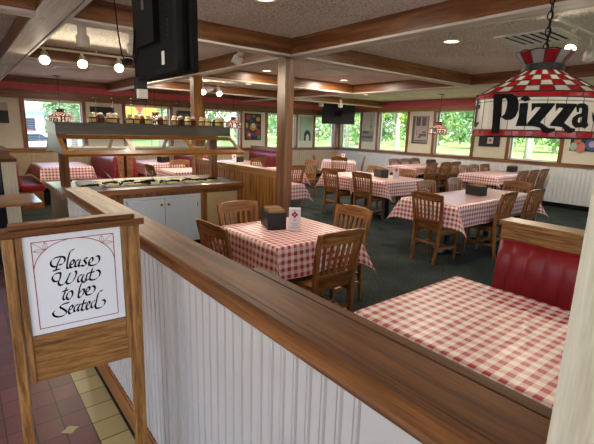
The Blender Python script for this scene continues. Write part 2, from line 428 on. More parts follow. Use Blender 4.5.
def window(n, axis, fixed, u0, u1, z0, z1, out, casing=True, wm=OAK):
    r = _sroot('window_%d' % n)
    P = (lambda a0, a1, b0, b1, z0, z1, mb: mb.box(min(a0, a1), max(a0, a1), b0, b1, z0, z1)) if axis == 'y' else \
        (lambda a0, a1, b0, b1, z0, z1, mb: mb.box(b0, b1, min(a0, a1), max(a0, a1), z0, z1))
    s = 1 if out > 0 else -1
    if casing:
        c = MB()
        P(fixed-.022*s, fixed+.10*s, u0-.075, u0+.012, z0, z1, c); P(fixed-.022*s, fixed+.10*s, u1-.012, u1+.075, z0, z1, c)
        struct('casing', c, wm['z'], r)
    f = MB(); d0, d1 = fixed+.10*s, fixed+.15*s
    P(d0, d1, u0, u0+.035, z0, z1, f); P(d0, d1, u1-.035, u1, z0, z1, f)
    P(d0, d1, u0+.035, u1-.035, z0, z0+.03, f); P(d0, d1, u0+.035, u1-.035, z1-.03, z1, f)
    struct('frame', f, M['white_paint'], r)
    g = MB(); P(fixed+.122*s, fixed+.126*s, u0+.034, u1-.034, z0+.029, z1-.029, g)
    struct('pane', g, M['glass'], r)
    # daylight portal in the opening
    L = bpy.data.lights.new('window_daylight', 'AREA'); L.shape = 'RECTANGLE'; L.size = u1-u0-.08; L.size_y = z1-z0-.06; L.cycles.is_portal = True
    o = bpy.data.objects.new('window_daylight', L); COL.objects.link(o)
    uc = (u0+u1)/2; zc = (z0+z1)/2
    o.location = (fixed+.17*s, uc, zc) if axis == 'y' else (uc, fixed+.17*s, zc)
    o.rotation_euler = Vector((-s, 0, 0) if axis == 'y' else (0, -s, 0)).to_track_quat('-Z', 'Y').to_euler()
wn = 1
for (a, b) in RW: window(wn, 'y', XR, a, b, 1.035, 2.25, 1); wn += 1
for (a, b) in LW: window(wn, 'x', YL, a, b, 1.03, 2.115, 1); wn += 1
for (a, b) in FILL_BW: window(wn, 'x', YB, a, b, .9, 2.2, -1); wn += 1
window(wn, 'y', XH, -2.0, .1, .05, 2.2, -1); window(wn+1, 'y', XH, .8, 2.5, .05, 2.2, -1)

# blinds in the left-wall windows
for k, (a, b) in enumerate(LW[:5]):
    nm = ['beside the corner', 'next to the framed black-arch picture', 'between the colourful poster and the wood post', 'with the yellow sign outside it', 'over the checked booth table'][k]
    t_ = thing('window_blind', 'white slatted blind in the parking-side window ' + nm, 'blind', ((a+b)/2, YL+.05, 1.05), group='slatted window blinds')
    sl = MB(); w = (b-a)/2-.02; z = .03
    while z < 1.0:
        sl.quad((-w, -.011, z-.003), (w, -.011, z-.003), (w, .011, z+.003), (-w, .011, z+.003)); z += .05
    sl.build('slats', M['blind'], t_, fix=False)
    B(-w, w, -.018, .018, 1.01, 1.06).build('head_rail', M['white_plastic'], t_)
    B(-w, w, -.012, .012, -.005, .01).build('bottom_rail', M['white_plastic'], t_)
    for xx in (-w*.6, w*.6): MB().cyl((xx, 0, .01), (xx, 0, 1.01), .0015, n=5).build('cord', M['white_plastic'], t_)

# ceiling beams, each with its paler under-board
ZB = 2.40
def beam(axis, c, a0, a1, w=.15):
    h = w/2
    cap = MB()
    for (u, v) in ((c-h-.012, c+h-.03), (c+h-.012, c+h+.012)):
        cap.box(u, v, a0, a1, ZB-.008, ZB+.012) if axis == 'y' else cap.box(a0, a1, u, v, ZB-.008, ZB+.012)
    q = B(c-h, c+h, a0, a1, ZB+.012, CEIL) if axis == 'y' else B(a0, a1, c-h, c+h, ZB+.012, CEIL)
    o = struct('ceiling_beam', q, OAK[axis]); struct('beam_cap', cap, PALEW[axis], o); return o
beam('y', .675, YB, YL-.06, .21); beam('y', 3.06, YB, YL-.06, .16); beam('y', 6.82, YB, YL-.06, .16)
for (a, b) in ((XH, .565), (.785, 2.975), (3.145, 6.735)):
    beam('x', 3.95, a, b, .15)
for (a, b) in ((.785, 2.975), (3.145, 6.735)): beam('x', 6.62, a, b, .15)
for (a, b) in ((3.145, 6.735), (6.905, XR-.06)): beam('x', 9.25, a, b, .15)
hk = tag(MB().tube([(.66, 2.62, 2.392), (.66, 2.62, 2.37), (.672, 2.62, 2.352), (.69, 2.62, 2.352), (.70, 2.62, 2.366)], .0035).build('ceiling_hook', M['dark_metal'], smooth=True),
         'small black cup hook screwed under the pale ceiling beam', 'hook')
# posts
def pillar(x, y, wx, wy, z0, z1, mat, cap=None):
    o = struct('wood_pillar', B(x-wx/2, x+wx/2, y-wy/2, y+wy/2, z0, z1), mat); return o
p1 = pillar(3.0, 3.99, .115, .16, 0, ZB-.008, OAK['z'])
struct('pillar_facing', B(3.0-.0575-.012, 3.0-.0575, 3.99-.082, 3.99-.02, 0, ZB-.009), DARKW['z'], p1)
pillar(3.06, 6.45, .14, .14, 0, ZB-.008, GOLDW['z'])
struct('pillar_cream', B(.585, .70, .04, .165, 1.15, ZB-.008), CREAMP['z'])

# low entry wall with cap
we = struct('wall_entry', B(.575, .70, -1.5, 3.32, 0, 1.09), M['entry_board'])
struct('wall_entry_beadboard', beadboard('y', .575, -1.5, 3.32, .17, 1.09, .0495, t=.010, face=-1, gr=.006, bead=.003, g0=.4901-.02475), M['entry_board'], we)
struct('wall_entry_inner_board', beadboard('y', .70, 1.2, 3.32, .1, 1.09, .05, t=.006, face=1), M['panel_tan'], we)
mo = MB()
# moulding profile swept along Y (left face), with steps
prof = [(.577, 1.085), (.560, 1.085), (.556, 1.095), (.560, 1.103), (.560, 1.128), (.550, 1.134), (.550, 1.146), (.556, 1.1505), (.575, 1.1505), (.577, 1.1505)]
mo.prism(prof, lambda x, z: (x, -1.5, z), lambda x, z: (x, 3.345, z))
struct('wall_entry_moulding', mo, CAPW['y'], we)
struct('wall_entry_cap', MB().box(.577, .705, -1.5, 3.345, 1.12, 1.15), CAPW['y'], we, bevel=.004)
struct('wall_entry_end', B(.565, .71, 3.32, 3.34, 0, 1.12), M['mauve_sheen'], we)
struct('baseboard_entry', MB().box(.552, .575, -1.5, 3.33, 0, .15).box(.557, .575, -1.5, 3.33, .15, .17), OAK['y'])
struct('trim_9', B(.545, .5519, -1.5, 3.33, 0, .02), M['matte_black'])

# slatted divider between the two posts
dv = struct('wall_divider', B(3.03, 3.11, 4.08, 6.38, 0, 1.07), DARKW['z'])
sl = MB(); u = 4.095
while u < 6.33: sl.box(3.008, 3.0299, u, u+.05, .1, 1.02); u += .072
struct('wall_divider_slats', sl, GOLDW['z'], dv)
struct('wall_divider_cap', B(2.995, 3.145, 4.08, 6.38, 1.07, 1.105), GOLDW['y'], dv, bevel=.004)
struct('wall_divider_rail', B(3.0, 3.0299, 4.08, 6.38, 1.0201, 1.0699), GOLDW['y'], dv)

# ------------------------------------------------------------------ ceiling fixtures
def vent(x, y, lab):
    t_ = thing('ceiling_vent', lab, 'vent', (x, y, CEIL), 0, 'square ceiling air vents')
    f = MB(); s = .30
    f.box(-s, s, -s, -s+.035, -.015, 0).box(-s, s, s-.035, s, -.015, 0).box(-s, -s+.035, -s+.035, s-.035, -.015, 0).box(s-.035, s, -s+.035, s-.035, -.015, 0)
    f.build('frame', M['white_paint'], t_)
    B(-s+.036, s-.036, -s+.036, s-.036, -.003, -.001).build('backing', M['matte_black'], t_)
    v = MB()
    for i in range(7):
        a = -.24 + i*.08; v.quad((-s+.036, a-.012, -.006), (s-.036, a-.012, -.006), (s-.036, a+.012, -.018), (-s+.036, a+.012, -.018))
    v.build('louvre', M['white_paint'], t_, fix=False)
vent(1.78, 8.85, 'square ceiling vent above the far window tables past the salad bar lights')
vent(5.05, 5.5, 'square ceiling vent beyond the middle wood post')
vent(4.66, 2.02, 'square ceiling vent above the checkered shade lamp with a slanted louvre')
vent(4.1, 9.2, 'square ceiling vent near the twin track lamps on the parking side')
def can(x, y, lab, vis=True, power=9):
    t_ = thing('recessed_ceiling_light', lab, 'ceiling light', (x, y, CEIL), 0, 'recessed ceiling lights')
    MB().lathe([(.076, -.0005), (.105, -.0005), (.105, -.008), (.08, -.012), (.075, -.004)], n=24, cap=False).build('trim_ring', M['white_paint'], t_, smooth=True)
    MB().lathe([(.0001, -.003), (.074, -.003), (.074, -.001)], n=24).build('lens', M['can_lens'], t_)
    L = bpy.data.lights.new('can_lamp', 'AREA'); L.shape = 'DISK'; L.size = .15; L.energy = power*CAN; L.color = (1, .88, .72)
    o = bpy.data.objects.new('can_lamp', L); COL.objects.link(o); o.parent = t_; o.location = (0, 0, -.02)
CAN = 2.0
can(1.95, 2.88, 'recessed round ceiling light above the near square table', power=7)
can(4.25, 2.72, 'recessed round ceiling light above the long table, before the pale-edged beam', power=8)
can(4.25, 6.2, 'recessed round ceiling light between the two posts and the parking wall', power=4)
can(6.0, 6.1, 'recessed round ceiling light past the vent toward the wall screen', power=14)
can(2.38, 8.1, 'recessed round ceiling light beyond the salad bar', power=16)
can(5.2, 8.3, 'recessed ceiling light added to brighten the tables on the parking side', power=16)  # added lamp, brightens the far parking side
can(3.69, 8.6, 'recessed round ceiling light seen just under the hanging screen', power=8)
can(1.9, 5.5, 'recessed round ceiling light right above the salad bar', power=4)
can(8.6, 7.9, 'recessed ceiling light added to brighten the window-side tables', power=22)  # added lamp, lifts the far window wall
can(8.6, 3.6, 'recessed ceiling light added to brighten the window-wall end table', power=18)  # another added lamp for the window wall
can(-1., 1.8, 'unseen ceiling light added over the entry hall', power=5)  # added lamp out of view, lights the foreground
for x in (-.9, 1.9):  # invented panels behind the camera, added to brighten the foreground
    t_ = thing('fluorescent_ceiling_light', 'recessed fluorescent ceiling panel added on the unseen side', 'ceiling light', (x, -1.9, CEIL), 0, 'fluorescent panels added on the unseen side')
    MB().box(-.62, .62, -.62, -.58, -.02, 0).box(-.62, .62, .58, .62, -.02, 0).box(-.62, -.58, -.58, .58, -.02, 0).box(.58, .62, -.58, .58, -.02, 0).build('frame', M['white_paint'], t_)
    B(-.579, .579, -.579, .579, -.012, -.001).build('diffuser', M['fill_glow'], t_)

def rail(p, q, lab):
    p = Vector(p); q = Vector(q)
    t_ = thing('track_rail', lab, 'track light rail', p, 0, 'ceiling light tracks')
    d = q-p; ux = Vector((d.x, d.y, 0)).normalized(); a = math.atan2(ux.y, ux.x); t_.rotation_euler = (0, 0, a)
    L_ = d.length
    B(0, L_, -.018, .018, -.022, 0).build('rail', M['white_plastic'], t_)
    B(-.004, .06, -.022, .022, -.026, -.0005).build('end_cap', M['white_paint'], t_)
    if p.z < CEIL-.01:
        for u in (.15, L_*.5, L_-.15): MB().cyl((u, 0, -.002), (u, 0, CEIL-p.z-.0005), .008, n=8).build('hanger', M['white_plastic'], t_)
rail((.83, 4.45, CEIL), (2.75, 4.45, CEIL), 'white light track just behind the first cross beam')
rail((.82, 6.36, 2.53), (2.35, 6.36, 2.53), 'white light track above the salad bar with lit lamps')
rail((3.98, 1.60, CEIL), (5.6, 1.60, CEIL), 'white light track beside the vent above the checkered shade lamp')
rail((4.2, 9.05, CEIL), (5.4, 9.05, CEIL), 'white light track near the parking windows with two lamps')
rail((8.0, 9.75, CEIL), (9.4, 8.95, CEIL), 'white light track in front of the wall screen')

def head(x, y, z, aim, lit, lab, power=6, s=1.0, rz=CEIL):
    t_ = thing('track_lamp', lab, 'track lamp', (x, y, z), 0, 'track lamps')
    top = rz-.0225-z
    st = MB().cyl((0, 0, .05*s), (0, 0, top-.012), .007, n=8).box(-.016, .016, -.02, .02, top-.02, top)
    st.build('stem', M['white_plastic'], t_)
    d = Vector(aim).normalized(); o = Vector((0, 0, .03*s))
    a = o - d*.075*s
    MB().cyl(a, o - d*.005*s, .031*s, .031*s, n=18).cyl(o - d*.006*s, o + d*.012*s, .031*s, .047*s, n=18).cyl(o + d*.0115*s, o + d*.075*s, .047*s, .047*s, n=18, cap=False).build('lamp_body', M['white_plastic'], t_, smooth=False)
    MB().cyl(o + d*.060*s, o + d*.068*s, .044*s, n=18).build('bulb', M['bulb'] if lit else M['white_paint'], t_)
    if lit:
        L = bpy.data.lights.new('track_lamp_light', 'SPOT'); L.energy = power*SPOT; L.spot_size = 2.6; L.spot_blend = .7; L.color = (1, .85, .62); L.shadow_soft_size = .03
        q = bpy.data.objects.new('track_lamp_light', L); COL.objects.link(q); q.parent = t_; q.location = o + d*.08*s; q.rotation_euler = d.to_track_quat('-Z', 'Y').to_euler()
SPOT = 5.0
cam_dir = lambda x, y, z: (-x, -y, 1.6-z-.55)
for (x, lab) in ((.97, 'first lit track lamp along the rail over the salad bar, beside the pale beam'), (1.405, 'middle lit track lamp on the rail over the salad bar'), (1.87, 'lit track lamp on the salad bar rail beside the hanging screen cable')):
    head(x, 6.36, 2.375, (-x*.55, -6.1*.55, -2.2), True, lab, s=1.25, rz=2.53)
head(1.0, 4.45, 2.36, (.15, .5, -1.2), False, 'unlit white track lamp just behind the first cross beam, nearer the pale beam', s=1.25)
head(1.455, 4.45, 2.35, (.15, .5, -1.2), False, 'unlit white track lamp half hidden by the hanging screen', s=1.25)
head(2.66, 4.45, 2.38, (-.5, .3, -1.2), False, 'unlit white track lamp between the two wood posts under the beam', s=1.25)
head(4.47, 9.05, 2.38, (-2, -4, -2.4), True, 'lit track lamp on the parking-side rail nearer the rear post', s=1.3)
head(4.86, 9.05, 2.38, (-1.2, -4, -2.8), True, 'lit track lamp on the parking-side rail toward the middle post', s=1.3)
head(8.45, 9.49, 2.37, (.1, .1, -1), False, 'white track lamp before the wall screen on its parking side', s=1.5)
head(8.95, 9.2, 2.37, (.3, .3, -1), False, 'white track lamp before the middle of the wall screen', s=1.5)
head(4.41, 1.60, 2.385, (-3.2, -.5, -2.4), True, 'lit track lamp beside the ceiling vent above the checkered shade lamp', s=1.0)
head(4.82, 1.59, 2.37, (1, .3, -.7), False, 'unlit track lamp at the picture edge, past the lit one', s=1.0)
# ------------------------------------------------------------------ chairs
def make_chair(seat_mat, loc, rz, label, group):
    """front toward +y, origin on the floor under the seat centre"""
    t_ = thing('dining_chair', label, 'chair', loc, rz, group)
    def arc(w, y, bow, z0, n=8):
        return [(-w+2*w*i/n, y-bow*(1-((i/n)*2-1)**2), z0) for i in range(n+1)]
    # seat: shaped plank
    s = MB(); nx, ny = 8, 8; rows = []
    for j in range(ny+1):
        v = j/ny; y = -.20+.41*v; hw = .178+.037*v
        if j == ny: hw -= .02
        rows.append([(-hw+2*hw*i/nx, y, .455-.012*math.sin(PI*i/nx)*math.sin(PI*min(1, v*1.1))) for i in range(nx+1)])
    for r in rows: s.v += r
    n1 = len(s.v); s.v += [(x, y, .425) for r in rows for (x, y, z) in r]
    W = nx+1
    for j in range(ny):
        for i in range(nx):
            a = j*W+i; s.f += [(a, a+1, a+W+1, a+W), (n1+a, n1+a+W, n1+a+W+1, n1+a+1)]
    for i in range(nx): s.f += [(i, n1+i, n1+i+1, i+1), (ny*W+i, ny*W+i+1, n1+ny*W+i+1, n1+ny*W+i)]
    for j in range(ny): s.f += [(j*W, (j+1)*W, n1+(j+1)*W, n1+j*W), (j*W+nx, n1+j*W+nx, n1+(j+1)*W+nx, (j+1)*W+nx)]
    s.build('seat', seat_mat, t_)
    # rear legs run up into the flared back posts
    for sx in (-1, 1):
        p = [(sx*.165, -.245, 0), (sx*.172, -.215, .22), (sx*.182, -.20, .44), (sx*.192, -.212, .60), (sx*.205, -.250, .80), (sx*.211, -.272, .885)]
        MB().bar(p, [.032, .036, .04, .036, .034, .032], [.032, .038, .042, .036, .03, .026]).build('leg', CHW['z'], t_, bevel=.004)
        q = [(sx*.185, .185, 0), (sx*.188, .175, .26), (sx*.19, .17, .43)]
        MB().bar(q, [.028, .034, .04], [.028, .034, .04]).build('leg', CHW['z'], t_, bevel=.004)
        MB().bar([(sx*.172, -.20, .19), (sx*.185, .172, .19)], .022, .03).build('side_stretcher', CHW['y'], t_)
        B(-.0095, .0095, -.17, .155, .37, .426).build('seat_rail', CHW['y'], t_, loc=(sx*.183, 0, 0))
    B(-.165, .165, .15, .17, .37, .426).build('seat_apron', CHW['x'], t_)
    MB().bar([(-.178, -.02, .21), (.178, -.02, .21)], .022, .028, side=(0, 1, 0)).build('cross_stretcher', CHW['x'], t_)
    MB().bar([(-.166, -.205, .26), (.166, -.205, .26)], .022, .03, side=(0, 1, 0)).build('rear_stretcher', CHW['x'], t_)
    # crest rail: bowed plank with an arched top
    c = MB(); n = 10
    for i in range(n+1):
        u = i/n*2-1; x = u*.207; bow = .022*(1-u*u); zt = .888+.012*(1-u*u) - (.012 if abs(u) > .95 else 0)
        zb = .795
        for (y, z) in ((-.262-bow+.011, zb), (-.262-bow-.011+.006, zb), (-.276-bow-.010, zt), (-.276-bow+.010, zt)): c.v.append((x, y+.008, z))
    for i in range(n):
        for k in range(4):
            l = (k+1) % 4; c.f.append((i*4+k, i*4+l, i*4+4+l, i*4+4+k))
    c.f += [(3, 2, 1, 0), (n*4, n*4+1, n*4+2, n*4+3)]
    c.build('crest_rail', CHW['x'], t_)
    lo = MB(); n = 6
    for i in range(n+1):
        u = i/n*2-1; x = u*.185; bow = .01*(1-u*u)
        for (y, z) in ((-.195-bow, .46), (-.215-bow, .46), (-.222-bow, .555), (-.202-bow, .555)): lo.v.append((x, y, z))
    for i in range(n):
        for k in range(4):
            l = (k+1) % 4; lo.f.append((i*4+k, i*4+l, i*4+4+l, i*4+4+k))
    lo.f += [(3, 2, 1, 0), (n*4, n*4+1, n*4+2, n*4+3)]
    lo.build('lower_rail', CHW['x'], t_)
    for k in range(6):
        u = (k+.5)/6*2-1; u *= .92; b0 = .01*(1-u*u); b1 = .022*(1-u*u)
        p = [(u*.172, -.212-b0, .55), (u*.182, -.225-b0-.003, .66), (u*.192, -.255-b1+.006, .80)]
        MB().bar(p, .023, .012).build('slat', CHW['z'], t_)
    return t_
chair_oak = chair_dark = None
def chair(x, y, face, label, group, dark=False):
    """face: direction in degrees the sitter looks, 0 = +X, 90 = +Y"""
    global chair_oak, chair_dark
    rz = math.radians(face-90)
    if dark:
        if chair_dark is None: chair_dark = make_chair(M['dark_seat'], (x, y, 0), rz, label, group); return chair_dark
        return dup(chair_dark, (x, y, 0), rz, label, group)
    if chair_oak is None: chair_oak = make_chair(CHW['y'], (x, y, 0), rz, label, group); return chair_oak
    return dup(chair_oak, (x, y, 0), rz, label, group)

# ------------------------------------------------------------------ tables and cloths
def cloth(name_loc, a, b, h, label, group, seed=0, z=.765, step=.09, creases=(), rz=0, amp=.012, tight={}):
    """rectangular cloth: half sizes a,b of the top, overhang h; corners fall in cone folds"""
    rnd = random.Random(seed); mb = MB(); uvs = []
    ca, cb = a+.006, b+.006
    def axis(c, hh):
        n = max(2, int(2*c/step)); m = 7
        return [-c-hh+hh*i/m for i in range(m)] + [-c+2*c*i/n for i in range(n+1)] + [c+hh*(i+1)/m for i in range(m)]
    us, vs = axis(ca, h), axis(cb, h)
    ph = [rnd.uniform(0, 6.28) for _ in range(8)]
    tw = [rnd.choice((-1, 1)) for _ in range(4)]
    fold = [tight.get(_, 1)*rnd.uniform(.36, .5) for _ in range(4)]
    R_ = .012
    def drop(d):
        # rounded edge: returns (outward, down)
        if d <= 0: return 0, 0
        if d < R_*PI/2: q = d/R_; return R_*math.sin(q)*.6, R_*(1-math.cos(q))
        return R_*.6+.04*(d-R_*PI/2), R_+(d-R_*PI/2)*.998
    for v in vs:
        for u in us:
            du = max(0, abs(u)-ca); dv = max(0, abs(v)-cb); sx = 1 if u > 0 else -1; sy = 1 if v > 0 else -1
            if du == 0 or dv == 0:
                ox, dz1 = drop(du); oy, dz2 = drop(dv)
                x = max(-ca, min(ca, u)); y = max(-cb, min(cb, v)); zz = -(dz1+dz2)
                k = (du+dv)/h
                if du > 0: ox += amp*k*(math.sin(v*9+ph[0 if sx > 0 else 1])+.6*math.sin(v*17+ph[2]))
                if dv > 0: oy += amp*k*(math.sin(u*9+ph[3 if sy > 0 else 4])+.6*math.sin(u*15+ph[5]))
                x += sx*ox; y += sy*oy
                for (px, py, an, ln, amp_) in creases:
                    s_ = (u-px)*math.cos(an)+(v-py)*math.sin(an); q_ = -(u-px)*math.sin(an)+(v-py)*math.cos(an)
                    if du == 0 and dv == 0: zz += amp_*math.exp(-(q_/.018)**2)*math.exp(-(s_/ln)**2)*min(1, (ca-abs(u))/.05)*min(1, (cb-abs(v))/.05)
                if du == 0 and dv == 0: zz += .0012*math.sin(u*13+ph[6])*math.sin(v*11+ph[7])
            else:
                rho = math.hypot(du, dv); th = math.atan2(dv, du); ci = (1 if sx > 0 else 0)+(2 if sy > 0 else 0)
                o0, d0 = drop(rho); fo = fold[ci]*math.sin(2*th)**1.0
                out = max(0, rho-.01)*fo
                dn = d0*math.sqrt(max(.2, 1-fo*fo))
                tx = tw[ci]*out*.6
                e0 = o0 + amp*(rho/h)*(math.sin((ca if du > dv else cb)*9+ph[0]))*0
                x = sx*(ca+o0*math.cos(th)+out*.707) + tx*sx*.707; y = sy*(cb+o0*math.sin(th)+out*.707) - tx*sy*.707
                # blend into side waviness at the flap borders
                k = rho/h
                wx = amp*k*(math.sin(sy*cb*9+ph[0 if sx > 0 else 1])+.6*math.sin(sy*cb*17+ph[2]))*max(0, math.cos(2*th))
                wy = amp*k*(math.sin(sx*ca*9+ph[3 if sy > 0 else 4])+.6*math.sin(sx*ca*15+ph[5]))*max(0, -math.cos(2*th))
                x += sx*wx; y += sy*wy; zz = -dn
            mb.v.append((x, y, zz)); uvs.append((u+5, v+5))
    nu = len(us)
    for j in range(len(vs)-1):
        for i in range(nu-1):
            q = j*nu+i; mb.f.append((q, q+1, q+nu+1, q+nu))
    o = mb.build('tablecloth', M['gingham'], smooth=True, loc=(name_loc[0], name_loc[1], z), fix=False)
    o.rotation_euler = (0, 0, rz)
    uvl = o.data.uv_layers.new(name='UVMap')
    for lp in o.data.loops: uvl.data[lp.index].uv = uvs[lp.vertex_index]
    tag(o, label, 'tablecloth', group)
    return o

def table(x, y, a, b, label, group, rz=0, top_mat=None, z=.75, bf=.48):
    t_ = thing('dining_table', label, 'table', (x, y, 0), rz, group)
    B(-a, a, -b, b, z-.03, z).build('tabletop', top_mat or CHW['x'], t_, bevel=.004)
    MB().cyl((0, 0, .03), (0, 0, z-.045), .042, n=16).build('column', M['black'], t_, smooth=False)
    bs = MB()
    for k in range(2):
        w = min(a, b)*bf
        (bs.box(-w, w, -.035, .035, 0, .03) if k == 0 else bs.box(-.035, .035, -w, w, .001, .032))
    bs.build('base', M['black'], t_)
    B(-.13, .13, -.13, .13, z-.046, z-.0305).build('top_plate', M['black'], t_)
    return t_
GT, GC, GCH = 'pedestal tables under checked cloths', 'red and white checked tablecloths', 'slat-backed wooden dining chairs'

def set_table(x, y, a, b, h, what, seed, n=1, rz=0, along='x', tight={}):
    if n == 1: table(x, y, a, b, 'table under the ' + what, GT, rz)
    else:
        for k in (-1, 1):
            if along == 'x': table(x+k*(a/2+.002), y, a/2-.004, b, ('aisle-end' if k < 0 else 'window-end') + ' table under the ' + what.split(' ', 1)[1 if what.startswith('long') else 0].replace('checked cloth', 'cloth', 1), GT, rz)
    cloth((x, y), a, b, h, what, GC, seed, rz=rz, z=.7525, tight=tight)

# near square table by the low wall
set_table(2.17, 2.80, .425, .41, .27, 'checked cloth on the square table nearest the low wall', 11)
chair(2.09, 3.26, -90, 'oak slat-back chair at the salad bar side of the square table nearest the low wall', GCH)
chair(1.70, 2.82, 2, 'oak slat-back chair between the low wall and the square table', GCH)
chair(2.13, 2.36, 88, 'dark brown oak chair, back toward the low wall, largest chair in view', GCH)
chair(2.66, 2.74, 182, 'oak slat-back chair on the dining-room side of the square table nearest the low wall', GCH)

# long table in the middle
set_table(5.68, 3.05, 1.07, .41, .28, 'long checked cloth on the two joined tables in mid room', 5, n=2)
chair(4.72, 2.97, 0, 'dark slat-back chair at the near end of the long mid-room table, seen from behind', GCH)
chair(5.52, 2.72, 92, 'dark-seated chair on the booth side of the long mid-room table, nearer the cream post', GCH, dark=True)
chair(6.2, 2.66, 88, 'second dark-seated chair on the booth side of the long mid-room table, nearer the windows', GCH, dark=True)
chair(5.62, 3.52, -91, 'pale lit chair on the far side of the long mid-room table, nearer the camera', GCH)
chair(6.42, 3.52, -88, 'pale lit chair on the far side of the long mid-room table, nearer the windows', GCH)
chair(6.70, 2.99, 181, 'slat-back chair at the window end of the long mid-room table', GCH)

# pair of tables A (farther) and B (nearer)
set_table(6.32, 5.08, .54, .385, .27, 'checked cloth on the table with the menu card behind the long table', 21, tight={2: .15, 3: .15})
set_table(6.32, 5.96, .54, .40, .26, 'checked cloth just behind the mid-room table with the menu card', 9, tight={0: .15, 1: .15})
chair(5.86, 5.13, 2, 'slat-back chair before the white-menu-card table, second from the middle post', GCH)
chair(5.80, 5.88, -3, 'slat-back chair nearest the middle post on the aisle, seen from behind', GCH)
chair(6.74, 5.17, 180, 'chair on the window side of the table with the white menu card', GCH)
chair(6.72, 6.02, 180, 'chair on the window side of the table behind the white-menu-card table', GCH)

# corner table, set on the diagonal
set_table(8.86, 9.05, .47, .45, .27, 'checked cloth on the corner table below the wall screen', 31, rz=-PI/4)
chair(8.55, 8.72, 45, 'slat-back chair in front of the corner table, seen from behind', GCH)
chair(8.52, 9.42, -45, 'chair on the parking side of the corner table', GCH)
chair(9.22, 8.72, 135, 'chair on the lawn side of the corner table', GCH)
chair(9.22, 9.42, -135, 'chair behind the corner table with its back to the corner', GCH)

# long tables against the lawn-window wall
set_table(9.82, 6.85, .82, .42, .19, 'checked cloth on the wall table below the sepia picture', 41, n=2, tight={1: .3, 3: .3})
for (x, d) in ((9.36, 'nearest the aisle'), (9.98, 'in the middle'), (10.47, 'nearest the wall')):
    chair(x, 6.44, 90, 'chair on the near side of the wall table below the sepia picture, ' + d, GCH)
for (x, d) in ((9.55, 'nearest the aisle'), (10.03, 'in the middle'), (10.51, 'nearest the wall')):
    chair(x, 7.28, -90, 'chair on the far side of the wall table below the sepia picture, ' + d, GCH)
set_table(9.74, 4.68, .89, .42, .19, 'checked cloth on the wall table beneath the checkered shade lamp', 43, n=2, tight={1: .3, 3: .3})
for (x, d) in ((9.40, 'nearest the aisle'), (9.94, 'in the middle'), (10.49, 'nearest the wall')):
    chair(x, 4.22, 90, 'chair on the near side of the wall table beneath the checkered lamp, ' + d, GCH)
for (x, d) in ((9.45, 'nearest the aisle'), (9.95, 'in the middle'), (10.48, 'nearest the wall')):
    chair(x, 5.12, -90, 'chair on the far side of the wall table beneath the checkered lamp, ' + d, GCH)
chair(8.95, 2.16, 180, 'single chair half hidden behind the cream post', GCH)

# behind the middle post
set_table(3.86, 5.56, .41, .42, .24, 'checked cloth just behind the middle wood post', 51)
set_table(5.36, 7.45, .44, .42, .27, 'checked cloth on the table seen past the middle wood post', 53)
chair(6.42, 7.75, 184, 'chair facing the middle post on the window side of the table seen past it', GCH)
chair(5.4, 7.02, 92, 'chair seen edge-on right beside the middle wood post', GCH)

# behind the salad bar
set_table(3.55, 8.02, .42, .40, .26, 'checked cloth on the small table behind the salad bar', 61)
chair(3.73, 8.5, -90, 'oak chair behind the salad bar, its back toward the parking windows', GCH)
chair(3.02, 7.86, 0, 'dark chair behind the salad bar at the booth side of the small table', GCH, dark=True)
set_table(5.75, 9.75, .42, .5, .26, 'checked cloth on the table before the red corner booth', 63)
chair(5.85, 9.12, 90, 'oak chair before the red booth, beyond the slatted divider', GCH)

# ------------------------------------------------------------------ table-top things
def caddy(x, y, rz, label, napkins=True, s=1.0, z=.7545):
    t_ = thing('napkin_caddy', label, 'caddy', (x, y, z), rz, 'black napkin caddies')
    l, w, h = .125*s, .075*s, .135*s
    b = MB().box(-l, l, -w, w, .003, .012)
    b.box(-l, -l+.008, -w, w, .012, h).box(l-.008, l, -w, w, .012, h).box(-l+.008, l-.008, -w, -w+.006, .012, h).box(-l+.008, l-.008, w-.006, w, .012, h)
    b.build('box', M['black'], t_, bevel=.002)
    B(-.004, .004, -w+.006, w-.006, .012, h-.01).build('partition', M['black'], t_)
    if napkins:
        n = MB(); r = random.Random(int(x*100))
        for k in range(7):
            xx = -l+.02+k*(l*2-.04)/7*.9; n.box(xx, xx+.012, -w+.012, w-.012, .013, h+.012+r.random()*.018)
        n.build('napkin_stack', M['napkin'], t_)
    return t_
def menu_card(x, y, rz, label, s=1.0, z=.7545):
    t_ = thing('menu_card', label, 'menu card', (x, y, z), rz, 'white folded menu cards')
    MB().prism([(-.022, .003), (.022, .003), (.012, .20*s), (-.012, .20*s)], lambda a, b: (-.05*s, a, b), lambda a, b: (.05*s, a, b)).build('card', M['paper'], t_)
    tl = lambda zz: -.0225+.010*(zz-.003)/(.2*s)-.0008
    lg = MB(); c = .145*s
    for k in range(4):
        a = PI/4+k*PI/2; cx, cz = .016*s*math.cos(a+PI/4), c+.016*s*math.sin(a+PI/4); r_ = .0125*s
        lg.v += [(cx+r_*math.cos(2*PI*i/10), tl(cz)-.0006, cz+r_*math.sin(2*PI*i/10)) for i in range(10)]; b = len(lg.v)-10; lg.f.append(tuple(range(b, b+10)))
    lg.build('red_emblem', M['logo_red'], t_, fix=False)
    tx = MB()
    for (zz, w) in ((.105, .02), (.092, .012), (.066, .034), (.055, .02), (.035, .036), (.18, .03)):
        zz *= s; tx.quad((-w*s, tl(zz)-.0006, zz-.002), (w*s, tl(zz)-.0006, zz-.002), (w*s, tl(zz)-.0006, zz+.002), (-w*s, tl(zz)-.0006, zz+.002))
    tx.build('small_print', M['grey_print'], t_, fix=False)
    return t_
caddy(2.115, 2.955, math.radians(68), 'black caddy holding brown napkins on the square table nearest the low wall', s=1.1)
menu_card(2.175, 2.725, math.radians(-39), 'white menu card with red emblem on the square table nearest the low wall')
